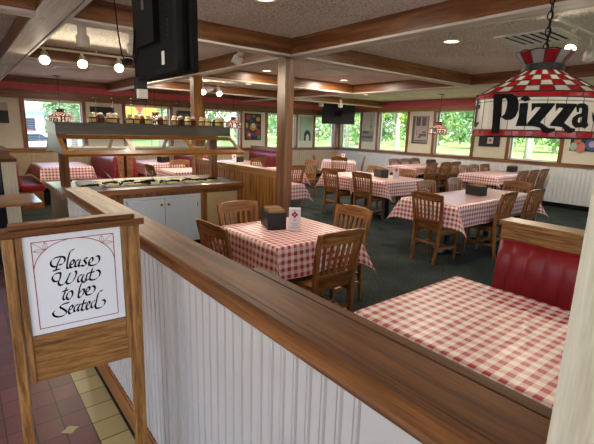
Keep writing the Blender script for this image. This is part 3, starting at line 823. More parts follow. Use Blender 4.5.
caddy(5.80, 3.06, math.radians(80), 'black caddy with napkins at the centre of the long mid-room table')
caddy(6.38, 5.33, math.radians(70), 'black caddy on the table behind the long mid-room table, beside a white menu card', s=1.1)
menu_card(6.44, 5.02, math.radians(-45), 'white menu card leaning by the caddy behind the long mid-room table', s=1.1)
caddy(10.45, 6.95, 0, 'dark caddy at the wall end of the table below the sepia picture')
caddy(10.55, 4.72, 0, 'dark caddy at the wall end of the table beneath the checkered lamp')
caddy(8.8, 9.0, math.radians(40), 'dark caddy on the corner table below the wall screen')
menu_card(9.0, 9.02, math.radians(-45), 'white menu card on the corner table below the wall screen')
caddy(5.62, 9.42, math.radians(30), 'black caddy on the table before the red corner booth')
menu_card(5.45, 9.36, math.radians(-30), 'white menu card on the table before the red corner booth')
SIGN= [[(146.2,1184.9),(137.2,1167.3),(131.2,1148.0)],[(122.5,1146.2),(131.1,1146.6),(142.5,1149.4)],[(130.8,1157.0),(120.2,1163.1),(119.5,1176.6),(129.5,1186.3),(146.5,1189.3),(157.4,1184.7),(157.3,1173.4),(150.1,1164.5),(140.6,1163.2)],[(185.9,1207.9),(180.1,1206.4),(173.9,1200.4),(166.3,1176.7),(161.9,1154.6),(164.0,1147.5),(169.9,1149.8)],[(171.4,1158.7),(180.4,1161.0),(183.8,1169.7),(179.5,1173.9),(174.4,1168.7),(170.4,1155.6),(173.6,1148.3),(182.4,1151.6)],[(196.7,1171.5),(190.0,1169.7),(185.2,1158.0),(186.1,1150.1),(192.5,1152.4),(199.2,1167.5)],[(201.4,1171.7),(195.9,1155.1),(197.0,1149.4),(203.6,1153.0)],[(222.5,1174.3),(215.4,1174.4),(212.2,1168.8),(215.6,1161.4),(217.2,1154.7),(210.8,1149.2),(203.0,1151.3)],[(226.1,1156.7),(234.3,1160.2),(238.2,1168.9),(234.5,1174.1),(229.3,1168.8),(224.5,1156.9),(227.9,1148.5),(240.7,1147.6),(251.3,1153.0),(257.3,1163.9),(255.7,1175.8),(248.9,1177.7)],[(132.4,1109.2),(123.2,1110.8),(118.5,1120.7),(123.1,1131.2),(132.8,1136.4),(142.1,1135.0),(140.1,1119.4),(133.9,1104.4),(138.8,1095.3),(150.6,1099.2),(166.0,1124.3),(169.2,1131.6)],[(169.2,1131.6),(159.0,1109.3),(156.4,1100.5),(161.8,1095.9),(173.9,1102.2),(183.8,1119.1),(187.0,1130.2),(183.6,1136.7)],[(201.9,1119.9),(194.7,1118.3),(189.1,1106.6),(190.0,1098.0),(196.4,1099.3),(204.3,1114.8)],[(206.7,1120.0),(200.6,1102.3),(201.8,1096.5),(208.4,1100.1)],[(218.8,1122.8),(212.8,1105.0),(213.9,1099.2),(220.5,1101.3)],[(217.6,1138.4),(220.2,1141.3)],[(233.9,1136.9),(227.1,1114.4),(223.9,1103.2),(229.1,1097.5),(241.4,1098.8),(252.3,1107.0),(256.0,1119.3),(251.6,1128.0),(245.5,1128.0)],[(220.8,1122.5),(239.2,1125.2)],[(155.1,1084.6),(147.8,1065.0),(142.9,1051.9),(145.4,1044.5),(152.2,1047.8)],[(142.7,1072.9),(160.2,1075.8)],[(165.7,1071.0),(157.5,1065.5),(152.6,1052.4),(155.8,1043.8),(163.7,1045.6),(170.5,1058.4),(169.4,1069.4),(165.7,1071.0)],[(210.7,1093.6),(200.7,1092.9),(193.8,1080.0),(187.0,1052.9),(187.2,1044.4),(193.2,1044.6),(202.9,1057.1),(204.9,1067.6),(199.9,1070.4),(191.1,1059.3)],[(210.2,1058.1),(218.6,1062.3),(221.6,1071.3),(217.5,1075.8),(211.7,1067.4),(208.4,1056.1),(212.7,1048.1),(225.0,1049.6),(234.6,1058.4),(237.4,1069.9),(231.8,1076.6),(226.7,1074.2)],[(158.7,1032.0),(149.0,1031.5),(135.2,1027.3),(132.8,1020.7),(141.6,1011.8),(148.6,1001.8),(142.0,991.9),(126.3,989.1),(113.5,995.2),(110.7,1006.6),(115.9,1010.2)],[(156.7,1006.3),(164.8,1009.4),(168.1,1016.8),(164.5,1021.3),(159.4,1015.3),(154.4,1002.0),(157.6,992.8),(165.7,996.3)],[(183.4,1019.9),(176.1,1018.0),(170.5,1006.7),(171.8,998.3),(177.9,1000.4),(185.4,1014.7)],[(188.2,1020.3),(182.1,1003.4),(183.3,997.3),(189.9,1000.8)],[(202.3,1032.8),(195.6,1012.6),(192.4,1002.2),(196.0,996.6),(202.7,1000.0)],[(191.3,1019.7),(207.5,1021.2)],[(208.7,1009.9),(215.9,1013.3),(218.8,1020.0),(215.0,1024.1),(210.6,1019.2),(206.4,1005.5),(209.9,997.5),(217.5,1000.8)],[(234.3,1024.2),(227.0,1020.7),(221.4,1009.7),(223.2,1000.6),(229.9,1003.1),(236.6,1016.4)],[(259.2,1055.8),(250.7,1053.5),(243.7,1041.7),(236.5,1014.0),(234.0,1002.3),(237.7,995.6),(251.1,996.3),(262.3,1006.3),(264.3,1018.2),(257.0,1022.1)]]
LAMP= {'P':[[(-40.5,1745.8),(-21.4,1742.6),(-16.7,1731.8),(-14.6,1709.4),(-14.5,1685.1),(-16.0,1666.8),(-19.4,1656.5),(-24.5,1655.6),(-28.6,1664.1),(-29.7,1665.8),(-29.1,1635.4),(-28.8,1609.8),(-37.5,1609.2),(-37.7,1648.2),(-38.9,1699.7)],[(-30.2,1727.7),(-27.2,1729.3),(-25.1,1720.8),(-24.9,1698.1),(-25.9,1677.4),(-28.7,1667.1),(-29.5,1698.5)]],'dot':[[(-14.4,1725.5),(-10.3,1737.1),(-5.4,1724.0),(-9.5,1715.1)]],'i':[[(-13.9,1711.4),(-7.4,1713.0),(-6.8,1701.0),(-6.7,1668.8),(-6.3,1646.6),(-4.7,1636.5),(-14.9,1635.9),(-13.4,1668.8),(-13.9,1697.3)]],'z':[[(-4.6,1710.8),(13.4,1710.9),(13.2,1705.0),(4.2,1649.2),(8.4,1639.5),(11.1,1631.8),(16.7,1631.1),(16.4,1623.1),(11.4,1612.6),(7.3,1617.4),(4.4,1631.2),(-0.2,1636.0),(-5.1,1636.5),(-5.6,1646.6),(3.0,1696.9),(-0.9,1697.7),(-3.8,1682.9)]],'z2':[[(13.9,1710.9),(31.3,1710.4),(31.1,1704.5),(23.1,1648.8),(26.3,1641.3),(29.4,1633.7),(33.6,1632.1),(33.2,1624.1),(29.1,1615.7),(25.1,1621.3),(21.9,1634.9),(18.3,1636.5),(12.1,1638.7),(12.1,1645.8),(20.4,1695.7),(16.9,1696.6),(14.7,1683.6)]],'a':[[(30.5,1704.4),(33.0,1711.3),(37.6,1713.1),(41.4,1707.8),(43.0,1696.4),(44.2,1653.2),(46.3,1643.5),(42.7,1632.3),(39.2,1636.7),(33.3,1634.1),(30.0,1643.6),(28.9,1655.4),(29.5,1667.2),(32.9,1677.4),(36.8,1681.8),(36.7,1695.5),(34.7,1699.1),(33.9,1693.2),(34.3,1683.5),(32.0,1685.1)],[(38.0,1670.2),(34.6,1665.8),(34.3,1656.0),(36.0,1650.2),(37.6,1654.4)]]}
# ------------------------------------------------------------------ salad bar
sb = thing('salad_bar', 'oak salad bar with stainless doors, food wells and a grey hood', 'salad bar', (0, 0, 0))
X0, X1, Y0, Y1, ZT = .84, 3.0, 4.97, 6.02, .875
fr = MB()
for (a, b) in ((X0, .91), (1.33, 1.42), (2.39, 2.48), (2.94, X1)): fr.box(a, b, Y0, Y0+.03, .12, ZT-.05)
for (a, b) in ((.91, 1.33), (1.42, 2.39), (2.48, 2.94)): fr.box(a, b, Y0, Y0+.03, ZT-.11, ZT-.05)
for (a, b) in ((.91, 1.33), (2.48, 2.94)): fr.box(a, b, Y0, Y0+.03, .12, .20)
fr.build('face_frame', OAK['z'], sb)
for (a, b) in ((.91, 1.33), (2.48, 2.94)): B(a, b, Y0+.008, Y0+.02, .20, ZT-.11).build('front_panel', M['panel_tan'], sb)
MB().box(X0, X0+.03, Y0+.03, Y1, .12, ZT-.05).box(X1-.03, X1, Y0+.03, Y1, .12, ZT-.05).box(X0+.03, X1-.03, Y1-.03, Y1, .12, ZT-.05).build('carcass', DARKW['z'], sb)
B(X0+.05, X1-.05, Y0+.06, Y1-.05, 0, .12).build('kick_base', M['matte_black'], sb)
ss = MB().box(1.42, 1.455, Y0+.002, Y0+.02, .15, ZT-.11).box(2.355, 2.39, Y0+.002, Y0+.02, .15, ZT-.11).box(1.455, 2.355, Y0+.002, Y0+.02, ZT-.145, ZT-.11).box(1.455, 2.355, Y0+.002, Y0+.02, .15, .175)
ss.build('door_surround', M['stainless'], sb)
for (a, b, kx) in ((1.458, 1.903, 1.86), (1.908, 2.352, 1.95)):
    d = B(a, b, Y0-.012, Y0+.006, .178, ZT-.148).build('door', M['stainless'], sb, bevel=.003)
    MB().lathe([(.011, 0), (.013, .004), (.006, .008), (.008, .016), (.015, .022), (.013, .03), (.0001, .033)], n=14).build('knob', M['brass'], d, smooth=True, loc=(kx, Y0-.012, .66)).rotation_euler = (PI/2, 0, 0)
    hx = a if kx > 1.9 and False else (a+.012 if kx < 1.9 else b-.012)
    for zz in (.26, .60): MB().cyl((hx, Y0-.016, zz), (hx, Y0-.016, zz+.06), .006, n=8).build('hinge', M['grey_metal'], d)
ct = MB(); WX0, WX1, WY0, WY1 = 1.30, 2.78, 5.14, 5.84
ct.box(X0-.03, X1+.03, Y0-.04, WY0, ZT-.045, ZT).box(X0-.03, X1+.03, WY1, Y1+.03, ZT-.045, ZT).box(X0-.03, WX0, WY0, WY1, ZT-.045, ZT).box(WX1, X1+.03, WY0, WY1, ZT-.045, ZT)
ct.build('counter', M['stainless'], sb)
MB().box(X0-.05, X1+.05, Y0-.06, Y0-.04, ZT-.055, ZT+.004).box(X0-.05, X0-.03, Y0-.04, Y1+.05, ZT-.055, ZT+.004).box(X1+.03, X1+.05, Y0-.04, Y1+.05, ZT-.055, ZT+.004).box(X0-.03, X1+.03, Y1+.03, Y1+.05, ZT-.055, ZT+.004).build('counter_edge', OAK['x'], sb)
B(WX0-.01, WX1+.01, WY0-.01, WY1+.01, ZT-.12, ZT-.05).build('cold_well', M['grey_metal'], sb)
# posts, hood, canopy frames, glass
for xx in (.93, 2.84): B(xx-.045, xx+.045, 5.44, 5.53, ZT-.044, 1.49).build('hood_post', OAK['z'] if xx > 2 else CAPW['z'], sb)
HX0, HX1, HY0, HY1 = .83, 2.965, 5.20, 5.72
hd = MB().box(HX0, HX1, HY0, HY1, 1.485, 1.60)
hd.build('hood', M['hood'], sb)
B(HX0-.02, HX1+.02, HY0-.02, HY1+.02, 1.60, 1.615).build('hood_lid', M['hood'], sb)
FY, RY, FZ = 4.86, 5.94, 1.285
for xx, m in ((HX0, M['mauve_sheen']), (HX1-.02, M['panel_tan'])):
    MB().prism([(HY0, 1.485), (HY1, 1.485), (RY-.02, FZ), (FY+.02, FZ)], lambda a, b: (xx+.003, a, b), lambda a, b: (xx+.017, a, b)).build('canopy_end', m if xx < 1 else M['sneeze_glass'], sb)
for (ya, yb, nm) in ((HY0, FY, 'front'), (HY1, RY, 'rear')):
    f = MB(); sgn = -1 if nm == 'front' else 1
    top = Vector((0, ya, 1.475)); bot = Vector((0, yb, FZ)); d = (bot-top)
    nrm = Vector((0, -d.z, d.y)).normalized()
    def slab(xa, xb, t0, t1, mb, th=.016, slant=0):
        p = []
        for (x, t) in ((xa, t0), (xb, t0), (xb+slant, t1), (xa+slant, t1)): p.append(Vector((x, 0, 0)) + top + d*t)
        b = len(mb.v); mb.v += [tuple(q - nrm*th/2) for q in p] + [tuple(q + nrm*th/2) for q in p]
        mb.f += [tuple(b+i for i in q) for q in ((0,3,2,1),(4,5,6,7),(0,1,5,4),(1,2,6,5),(2,3,7,6),(3,0,4,7))]
    slab(HX0, HX1, 0, .16, f); slab(HX0, HX1, .86, 1.04, f, .03)
    for xx in (HX0, HX0+.70, HX0+1.43, HX1-.045): slab(xx, xx+.045, .16, .86, f)
    f.build('canopy_frame', GOLDW['x'] if nm == 'front' else PALEW['x'], sb)
    g = MB(); slab(HX0+.045, HX1-.045, .16, .86, g, .004); g.build('sneeze_guard', M['sneeze_glass'], sb)
# food pans, contents, tongs
pans = []
for j, yy in enumerate((5.31, 5.66)):
    for i in range(6):
        xx = WX0+.125+i*.246
        t_ = thing('food_pan', 'food pan %s row, %s from the entry end of the salad bar' % (('front', 'rear')[j], ('first', 'second', 'third', 'fourth', 'fifth', 'last')[i]), 'food pan', (xx, yy, ZT-.049), 0, 'food pans in the salad bar')
        p = MB(); a, b, h = .118, .168, .055
        p.box(-a, a, -b, b, 0, .004).box(-a, -a+.006, -b, b, .004, h).box(a-.006, a, -b, b, .004, h).box(-a+.006, a-.006, -b, -b+.006, .004, h).box(-a+.006, a-.006, b-.006, b, .004, h)
        p.build('pan', M['grey_metal'], t_)
        c = MB(); n = 6; r = random.Random(i*7+j)
        for v in range(n+1):
            for u in range(n+1): c.v.append((-a+.007+(2*a-.014)*u/n, -b+.007+(2*b-.014)*v/n, .045+r.random()*.016))
        for v in range(n):
            for u in range(n): q = v*(n+1)+u; c.f.append((q, q+1, q+n+2, q+n+1))
        c.build('food', M[('food_cream', 'food_yellow')[(i+j) % 2]], t_, smooth=True, fix=False)
tong = None
for k, (xx, yy, rz) in enumerate(((1.40, 5.42, .3), (1.49, 5.28, 1.2), (1.62, 5.46, .5), (1.75, 5.27, -.4), (1.86, 5.40, .2), (2.0, 5.28, 1.0), (2.14, 5.28, .1), (2.36, 5.33, .6), (2.52, 5.27, -.3), (2.70, 5.32, .4))):
    lab = 'black serving tongs on the salad bar, ' + ('nearest the entry end', 'second from the entry end', 'third from the entry end', 'fourth from the entry end', 'fifth from the entry end', 'fifth from the divider end', 'fourth from the divider end', 'third from the divider end', 'second from the divider end', 'nearest the divider')[k]
    z = ZT+.022
    if tong is None:
        tong = thing('serving_tongs', lab, 'tongs', (xx, yy, z), rz, 'black tongs on the salad bar'); tong.scale = (.8, .8, 1)
        for s in (-1, 1):
            MB().bar([(-.11, s*.006, .006), (0, s*.022, .012), (.07, s*.026, .008), (.12, s*.018, .002)], [.012, .018, .022, .034], .006, side=(0, 0, 1)).build('arm', M['matte_black'], tong)
        MB().cyl((-.113, 0, -.004), (-.113, 0, .018), .012, n=10).build('hinge_pin', M['matte_black'], tong)
    else: dup(tong, (xx, yy, z), rz, lab)
spoon = None
for k, (xx, yy) in enumerate(((1.50, 5.52), (1.66, 5.60), (2.02, 5.60))):
    lab = 'long metal spoon handle leaning up from the salad bar, ' + ('nearest the entry', 'middle one', 'farthest from the entry')[k]
    if spoon is None:
        spoon = thing('serving_spoon', lab, 'spoon', (xx, yy, ZT+.01), 0, 'long spoons in the salad bar')
        MB().tube([(0, 0, 0), (-.05, .0, .06), (-.13, .01, .16)], .004).build('handle', M['chrome'], spoon, smooth=True)
        MB().lathe([(.0001, -.012), (.018, -.006), (.026, .004), (.024, .004), (.0001, -.009)], n=14).build('bowl', M['chrome'], spoon, smooth=True)
    else: dup(spoon, (xx, yy, ZT+.01), 0, lab)
tub = thing('food_tub', 'white tub at the entry end of the salad bar counter', 'tub', (1.13, 5.45, ZT+.001))
MB().lathe([(.085, 0), (.105, .03), (.11, .055), (.104, .055), (.0001, .05)], n=24).build('bowl', M['white_plastic'], tub, smooth=True)
MB().lathe([(.0001, .075), (.06, .07), (.10, .054), (.0001, .054)], n=24).build('contents', M['paper'], tub, smooth=True)
dup(tong, (1.14, 5.25, ZT+.021), .2, 'black tongs lying before the white tub on the salad bar counter')
dup(tong, (1.02, 5.75, ZT+.021), 1.3, 'black tongs beside the hood post at the entry end of the salad bar')

# shaker caddies along the hood
def shaker(mb_g, mb_c, mb_l, x, y, z, h=.085, r=.028):
    mb_g.lathe([(r*.9, 0), (r, .006), (r, h*.62), (r*.72, h*.76)], (x, y, z), 12)
    mb_l.lathe([(r*.80, h*.76), (r*.82, h*.92), (r*.5, h), (.0001, h+.003)], (x, y, z), 12)
sc = thing('shaker_caddy', 'shaker caddy', 'shaker caddy', (0, 0, 0), 0, 'wire shaker caddies along the salad bar hood')
w = MB(); w.tube([(.068*math.cos(i*PI/8), .062*math.sin(i*PI/8), .004) for i in range(17)], .0035, 6)
w.tube([(.068*math.cos(i*PI/8), .062*math.sin(i*PI/8), .045) for i in range(17)], .006, 6)
for i in range(4):
    a = PI/4+i*PI/2; w.tube([(.068*math.cos(a), .062*math.sin(a), .004), (.068*math.cos(a), .062*math.sin(a), .045)], .003, 6)
w.build('wire_rack', M['dark_metal'], sc, smooth=True)
w = MB(); w.tube([(0, 0, .003), (0, 0, .19)], .0035, 6); w.tube([(.018*math.sin(i*PI/6), 0, .208-.018*math.cos(i*PI/6)) for i in range(13)], .004, 6)
w.build('handle', M['dark_metal'], sc, smooth=True)
for k, (x, y, m) in enumerate(((-.034, -.018, 'cheese'), (.034, -.018, 'pepper'), (0, .036, 'cheese'))):
    g, c, l = MB(), MB(), MB(); shaker(g, c, l, x, y, .006)
    j = g.build('shaker', M[m], sc, smooth=True); l.build('shaker_lid', M['white_plastic'], j, smooth=True)
cxs = [1.30+i*.198 for i in range(9)]
words_ = ['first from the entry end', 'second from the entry end', 'third from the entry end', 'fourth from the entry end', 'the middle one', 'fourth from the divider', 'third from the divider', 'second from the divider', 'nearest the divider']
for k, x in enumerate(cxs):
    lab = 'wire caddy of cream-topped shakers on the salad bar hood, ' + words_[k]
    y = 5.42+.05*math.sin(k*2.3); rz = k*1.1
    if k == 0: sc.location = (x, y, 1.6155); sc.scale = (1.3, 1.3, 1.3); sc.rotation_euler = (0, 0, rz); sc['label'] = lab
    else: dup(sc, (x, y, 1.6155), rz, lab)

# ------------------------------------------------------------------ booths
def bench(name_lab, x, y, rz, L, group=None, seat=True, h=1.10, wmat=OAK, side=None, tilt=.05, th=.12):
    """length L along local x, sitter faces local +y; origin at floor, middle of the back panel"""
    t_ = thing('booth_bench', name_lab, 'booth bench', (x, y, 0), rz, group)
    a = L/2
    B(-a, a, -th, 0, 0, h-.03).build('back_panel', side or wmat['x'], t_)
    B(-a-.012, a+.012, -th-(.015 if th > .05 else 0), .015, h-.03, h).build('top_cap', wmat['x'], t_, bevel=.004)
    if seat:
        B(-a, a, .001, .46, 0, .33).build('seat_base', wmat['x'], t_)
        B(-a+.005, a-.005, .11, .50, .331, .455).build('seat_cushion', M['red_vinyl'], t_, bevel=.025)
    # channelled back cushion
    c = MB(); n = max(3, int(L/.095)); top, bot = h-.115, .34; rows = 8
    def prof(u):
        k = (u*n) % 1; return .064+.008*(max(0, math.sin(PI*k)))**.4
    N = n*8
    for j in range(rows+1):
        v = j/rows; z = bot+(top-bot)*v
        e = 1 if 0 < j < rows else .35
        for i in range(N+1):
            u = i/N; ee = e*(min(1, min(u, 1-u)*L/.02) ** .5)
            c.v.append((-a+.012+u*(L-.024), .002+tilt*(1-v)+prof(u)*ee, z))
    W = N+1
    for j in range(rows):
        for i in range(N): q = j*W+i; c.f.append((q, q+1, q+W+1, q+W))
    b = len(c.v)
    for j in (0, rows):
        for i in (0, N): c.v.append((-a+.012+(i/N)*(L-.024), .001, bot+(top-bot)*j/rows))
    c.f += [tuple([b, b+1] + [i for i in range(N, -1, -1)]), tuple([b+3, b+2] + [rows*W+i for i in range(N+1)])]
    c.f += [tuple([b+2, b] + [j*W for j in range(rows+1)]), tuple([b+1, b+3] + [j*W+N for j in range(rows, -1, -1)])]
    c.build('back_cushion', M['red_vinyl'], t_, smooth=True)
    return t_
# near booth: two benches and the big checked table
bench('red channelled booth bench with oak top beyond the big checked table', 2.56, .35, PI/2, 1.62, h=1.10, wmat=SIGNW)
bench('booth bench backed against the low entry wall, only its oak cap showing', .7255, .32, -PI/2, 1.56, h=1.15, tilt=.0, wmat=CAPW, th=.018)
cloth((1.835, .815), .44, .44, .20, 'large checked cloth on the booth table beside the low entry wall', GC, 71, z=.7625, step=.022, creases=((.1, -.1, .35, .22, .007), (-.12, .12, .2, .2, .005), (.25, -.25, .5, .15, .006), (-.2, -.15, -.3, .2, .004)))
bt = table(1.835, .815, .44, .44, 'pedestal booth table beside the low entry wall, under the large checked cloth', GT, z=.76, bf=.5)

# booths along the parking-side wall
bench('booth bench with red seat under the first parking window, behind the cream partition', .70, 10.0, -PI/2, 1.75, wmat=OAK)
pt = thing('booth_partition', 'cream panelled booth partition with dark oak cap past the bare wooden table', 'partition', (.51, 8.05, 0))
B(-.085, .085, -1.0, .98, 0, 1.06).build('panel', M['tan_wall'], pt)
for yy in (-1.008,): beadboard('x', 0, -.085, .085, .02, 1.05, .05, t=.008, face=-1).build('beadboard_end', M['cream_wall'], pt, loc=(0, -1.0, 0))
B(-.10, .10, -1.03, .99, 1.06, 1.10).build('top_cap', CAPW['y'], pt, bevel=.004)
B(-.097, -.0855, -1.0, .98, 0, 1.055).build('edge_strip', M['matte_black'], pt)
cloth((1.62, 9.85), .45, .62, .24, 'checked cloth on the booth table under the first parking window', GC, 73, z=.7625)
table(1.62, 9.85, .45, .62, 'booth table under the first parking window', GT, z=.76)
bench('red-backed booth bench facing the first parking window table', 2.55, 10.1, PI/2, 1.9, wmat=OAK)
bench('red booth bench backing onto the one at the first parking window table', 2.57+.28, 10.1, -PI/2, 1.9, wmat=OAK)
cloth((3.68, 10.1), .45, .62, .24, 'checked cloth on the booth table below the yellow sign window', GC, 77, z=.7625)
table(3.68, 10.1, .45, .62, 'booth table below the yellow sign window', GT, z=.76)
caddy(3.75, 9.75, .4, 'dark caddy on the booth table below the yellow sign window', z=.766)
bench('red booth bench on the far side of the yellow sign window table', 4.62, 10.1, PI/2, 1.9, wmat=OAK)
bench('red booth bench under the colourful poster beyond the slatted divider', 7.05, 10.35, PI/2, 1.5, wmat=OAK)

# bare wooden table past the end of the low wall
wt = thing('side_table', 'bare shiny wooden table past the end of the low wall', 'table', (.24, 5.60, 0))
B(-.42, .41, -.36, .36, .725, .755).build('tabletop', M['shiny_wood'], wt, bevel=.005)
MB().cyl((-.05, 0, .03), (-.05, 0, .71), .05, n=16).build('column', M['black'], wt)
MB().box(-.33, .25, -.035, .035, 0, .03).box(-.085, -.015, -.29, .29, .001, .031).build('base', M['black'], wt)
B(-.2, .1, -.13, .13, .71, .7245).build('top_plate', M['black'], wt)

# ------------------------------------------------------------------ entry sign
sg = thing('entry_sign', 'oak framed standing sign with calligraphy asking guests to wait', 'sign', (.067, 1.47, 0), math.atan2(-.05, .4))
def leg(x0, x1, sh):
    MB().bar([((x0+x1)/2+sh, 0, 0), ((x0+x1)/2, 0, 1.268)], x1-x0, .05).build('leg', SIGNW['z'], sg, bevel=.003)
leg(0.0, .030, -.012); leg(.347, .385, -.018)
for (a, b) in ((.0305, .048), (.328, .3465)): B(a, b, -.018, .018, .784, 1.268).build('stile', SIGNW['z'], sg, bevel=.003)
MB().box(-.006, .400, -.030, .036, 1.2695, 1.291).box(.018, .372, -.022, .026, 1.2915, 1.307).build('top_rail', CAPW['x'], sg, bevel=.003)
B(.049, .327, -.016, .016, .915, .942).build('lower_rail', SIGNW['x'], sg, bevel=.003)
B(.0485, .3275, -.011, .011, .784, .914).build('apron', SIGNW['x'], sg)
B(.05, .326, -.008, .004, .943, 1.267).build('sign_panel', M['sign_face'], sg)
def bez(pts, n=9):
    out = []; P = [Vector((p[0], p[1])) for p in pts]
    for i in range(len(P)-1):
        a = P[max(0, i-1)]; b = P[i]; c = P[i+1]; d = P[min(len(P)-1, i+2)]
        for k in range(n):
            t = k/n; out.append(.5*((2*b)+(c-a)*t+(2*a-5*b+4*c-d)*t*t+(3*b-a-3*c+d)*t**3))
    out.append(P[-1]); return out
ink = MB(); nb = Vector((math.cos(.72), math.sin(.72)))*3.1
for st in SIGN:
    pp = bez(st)
    for i in range(len(pp)-1):
        p, q = pp[i], pp[i+1]; t = (q-p)
        if t.length < 1e-6: continue
        n = Vector((-t.y, t.x)).normalized()*.55
        s = nb if abs(nb.x*n.x+nb.y*n.y) > .55 else nb
        c = [p-s-n, p+s-n, q+s-n, q-s-n, p-s+n, p+s+n, q+s+n, q-s+n]
        # convex hull of the two nib footprints
        h = sorted({(round(v.x, 4), round(v.y, 4)) for v in c})
        def half(pts):
            o = []
            for v in pts:
                while len(o) > 1 and (o[-1][0]-o[-2][0])*(v[1]-o[-2][1])-(o[-1][1]-o[-2][1])*(v[0]-o[-2][0]) <= 0: o.pop()
                o.append(v)
            return o
        hull = half(h)[:-1]+half(h[::-1])[:-1]
        if len(hull) > 2: ink.quad(*[(v[0]/1000, -.0086, v[1]/1000) for v in hull])
ink.build('lettering', M['ink'], sg, fix=False)
bd = MB()
def line(p, q, w=.0013):
    p = Vector(p); q = Vector(q); t = (q-p).normalized(); n = Vector((-t.y, t.x))*w
    bd.quad(*[(v.x, -.0084, v.y) for v in (p-n, q-n, q+n, p+n)])
bx0, bx1, bz0, bz1 = .0722, .3035, .962, 1.2455
for p, q in (((bx0, bz0), (bx1, bz0)), ((bx1, bz0), (bx1, bz1)), ((bx1, bz1), (bx0, bz1)), ((bx0, bz1), (bx0, bz0))): line(p, q)
cx = (bx0+bx1)/2; r = (bx1-bx0)/2; pz = bz1-.095
prev = None
for i in range(33):
    a = PI*i/32; p = (cx+r*math.cos(a), pz+.095*math.sin(a))
    if prev: line(prev, p, .0012)
    prev = p
bd.build('border', M['sign_red'], sg, fix=False)
for s, xc in ((1, bx0), (-1, bx1)):
    bd = MB()
    c0 = (xc+s*.036, bz1-.028)
    for (dx, dz) in ((.0, 0), (.036, 0), (0, -.028)): line((xc+s*dx, bz1+dz), c0, .0006)
    for (ex, ez, w) in ((xc+s*.036, bz1-.002, .006), (xc+s*.004, bz1-.028, .006)):
        for k in (-1, 1):
            pv = None
            for i in range(9):
                t = i/8; ax = c0[0]+(ex-c0[0])*t; az = c0[1]+(ez-c0[1])*t; o = math.sin(PI*t)*w*k
                dx, dz = ex-c0[0], ez-c0[1]; l = math.hypot(dx, dz) or 1
                p = (ax-dz/l*o, az+dx/l*o)
                if pv: line(pv, p, .0006)
                pv = p
    bd.build('corner_fan', M['sign_red'], sg, fix=False)

# the sign is a little out of square: its cross pieces rise toward the low wall
for o in sg.children:
    if o.name.startswith('lettering'): continue
    for v in o.data.vertices:
        if v.co.z > .7: v.co.z += .03*(v.co.x-.188)*min(1, (v.co.z-.7)/.08)

# ------------------------------------------------------------------ hanging screen above the low wall
tv = thing('hanging_television', 'black flat screen seen from behind, hung under the pale beam', 'television', (.71, 1.79, 0))
B(.0, .035, -.255, .25, 1.80, 2.18).build('screen_housing', M['matte_black'], tv, bevel=.012)
B(.0352, .037, -.24, .235, 1.815, 2.165).build('screen', M['black_gloss'], tv)
B(-.05, -.0005, -.245, .24, 1.80, 2.17).build('rear_bulge', M['matte_black'], tv, bevel=.022)
MB().box(-.075, -.0505, -.09, .11, 1.92, 2.09).build('mount_plate', M['matte_black'], tv)
MB().cyl((-.06, .02, 2.05), (-.06, .02, 2.388), .022, n=14).build('mount_pole', M['black'], tv)
B(-.12, .0, -.05, .09, 2.379, 2.391).build('ceiling_plate', M['black'], tv)
lb = MB()
lb.quad((-.0505, -.10, 1.835), (-.0505, -.13, 1.835), (-.0505, -.13, 1.885), (-.0505, -.10, 1.885))
lb.build('rating_label', M['white_plastic'], tv, fix=False)
sk = MB()
for i in range(7): sk.box(-.0515, -.0495, -.175, -.165, 1.93+i*.018, 1.94+i*.018)
sk.build('socket', M['black'], tv)
ad = B(-.05, -.005, .20, .25, 1.715, 1.815).build('power_box', M['black'], tv, bevel=.004)
B(-.055, -.015, .17, .1995, 1.72, 1.76).build('white_plug', M['white_plastic'], ad)
cb = MB()
cb.tube([(-.052, .10, 2.03), (-.062, .16, 2.0), (-.060, .205, 1.90), (-.03, .225, 1.815)], .004, 6)
cb.tube([(-.052, .05, 2.0), (-.064, .10, 1.95), (-.064, .17, 1.86), (-.055, .20, 1.82), (-.035, .215, 1.80)], .003, 6)
cb.build('cable', M['matte_black'], tv, smooth=True)
cd = MB().tube([(.73, 2.52, 2.391), (.735, 2.515, 2.25), (.738, 2.49, 2.08), (.74, 2.455, 1.97), (.74, 2.41, 1.935), (.735, 2.30, 1.91), (.715, 2.19, 1.88), (.70, 2.10, 1.87)], .0035, 6)
cdo = cd.build('power_cord', M['matte_black'], smooth=True)
tag(cdo, 'thin black cord dropping from the pale beam toward the hanging screen', 'cord')
pl = B(-.018, .018, -.035, .035, -.013, .013).build('plug', M['matte_black'], cdo, bevel=.004, loc=(.74, 2.37, 1.925))

# wall screen in the far corner
wt2 = thing('wall_television', 'large black screen hung across the far window corner', 'television', (10.42, 10.79, 2.19), PI/4*3+PI)
B(-.57, .57, -.03, .03, -.34, .34).build('bezel', M['black'], wt2, bevel=.008)
B(-.555, .555, .0302, .032, -.325, .325).build('screen', M['black_gloss'], wt2)
B(-.12, .12, -.28, -.0305, -.08, .08).build('wall_bracket', M['matte_black'], wt2)

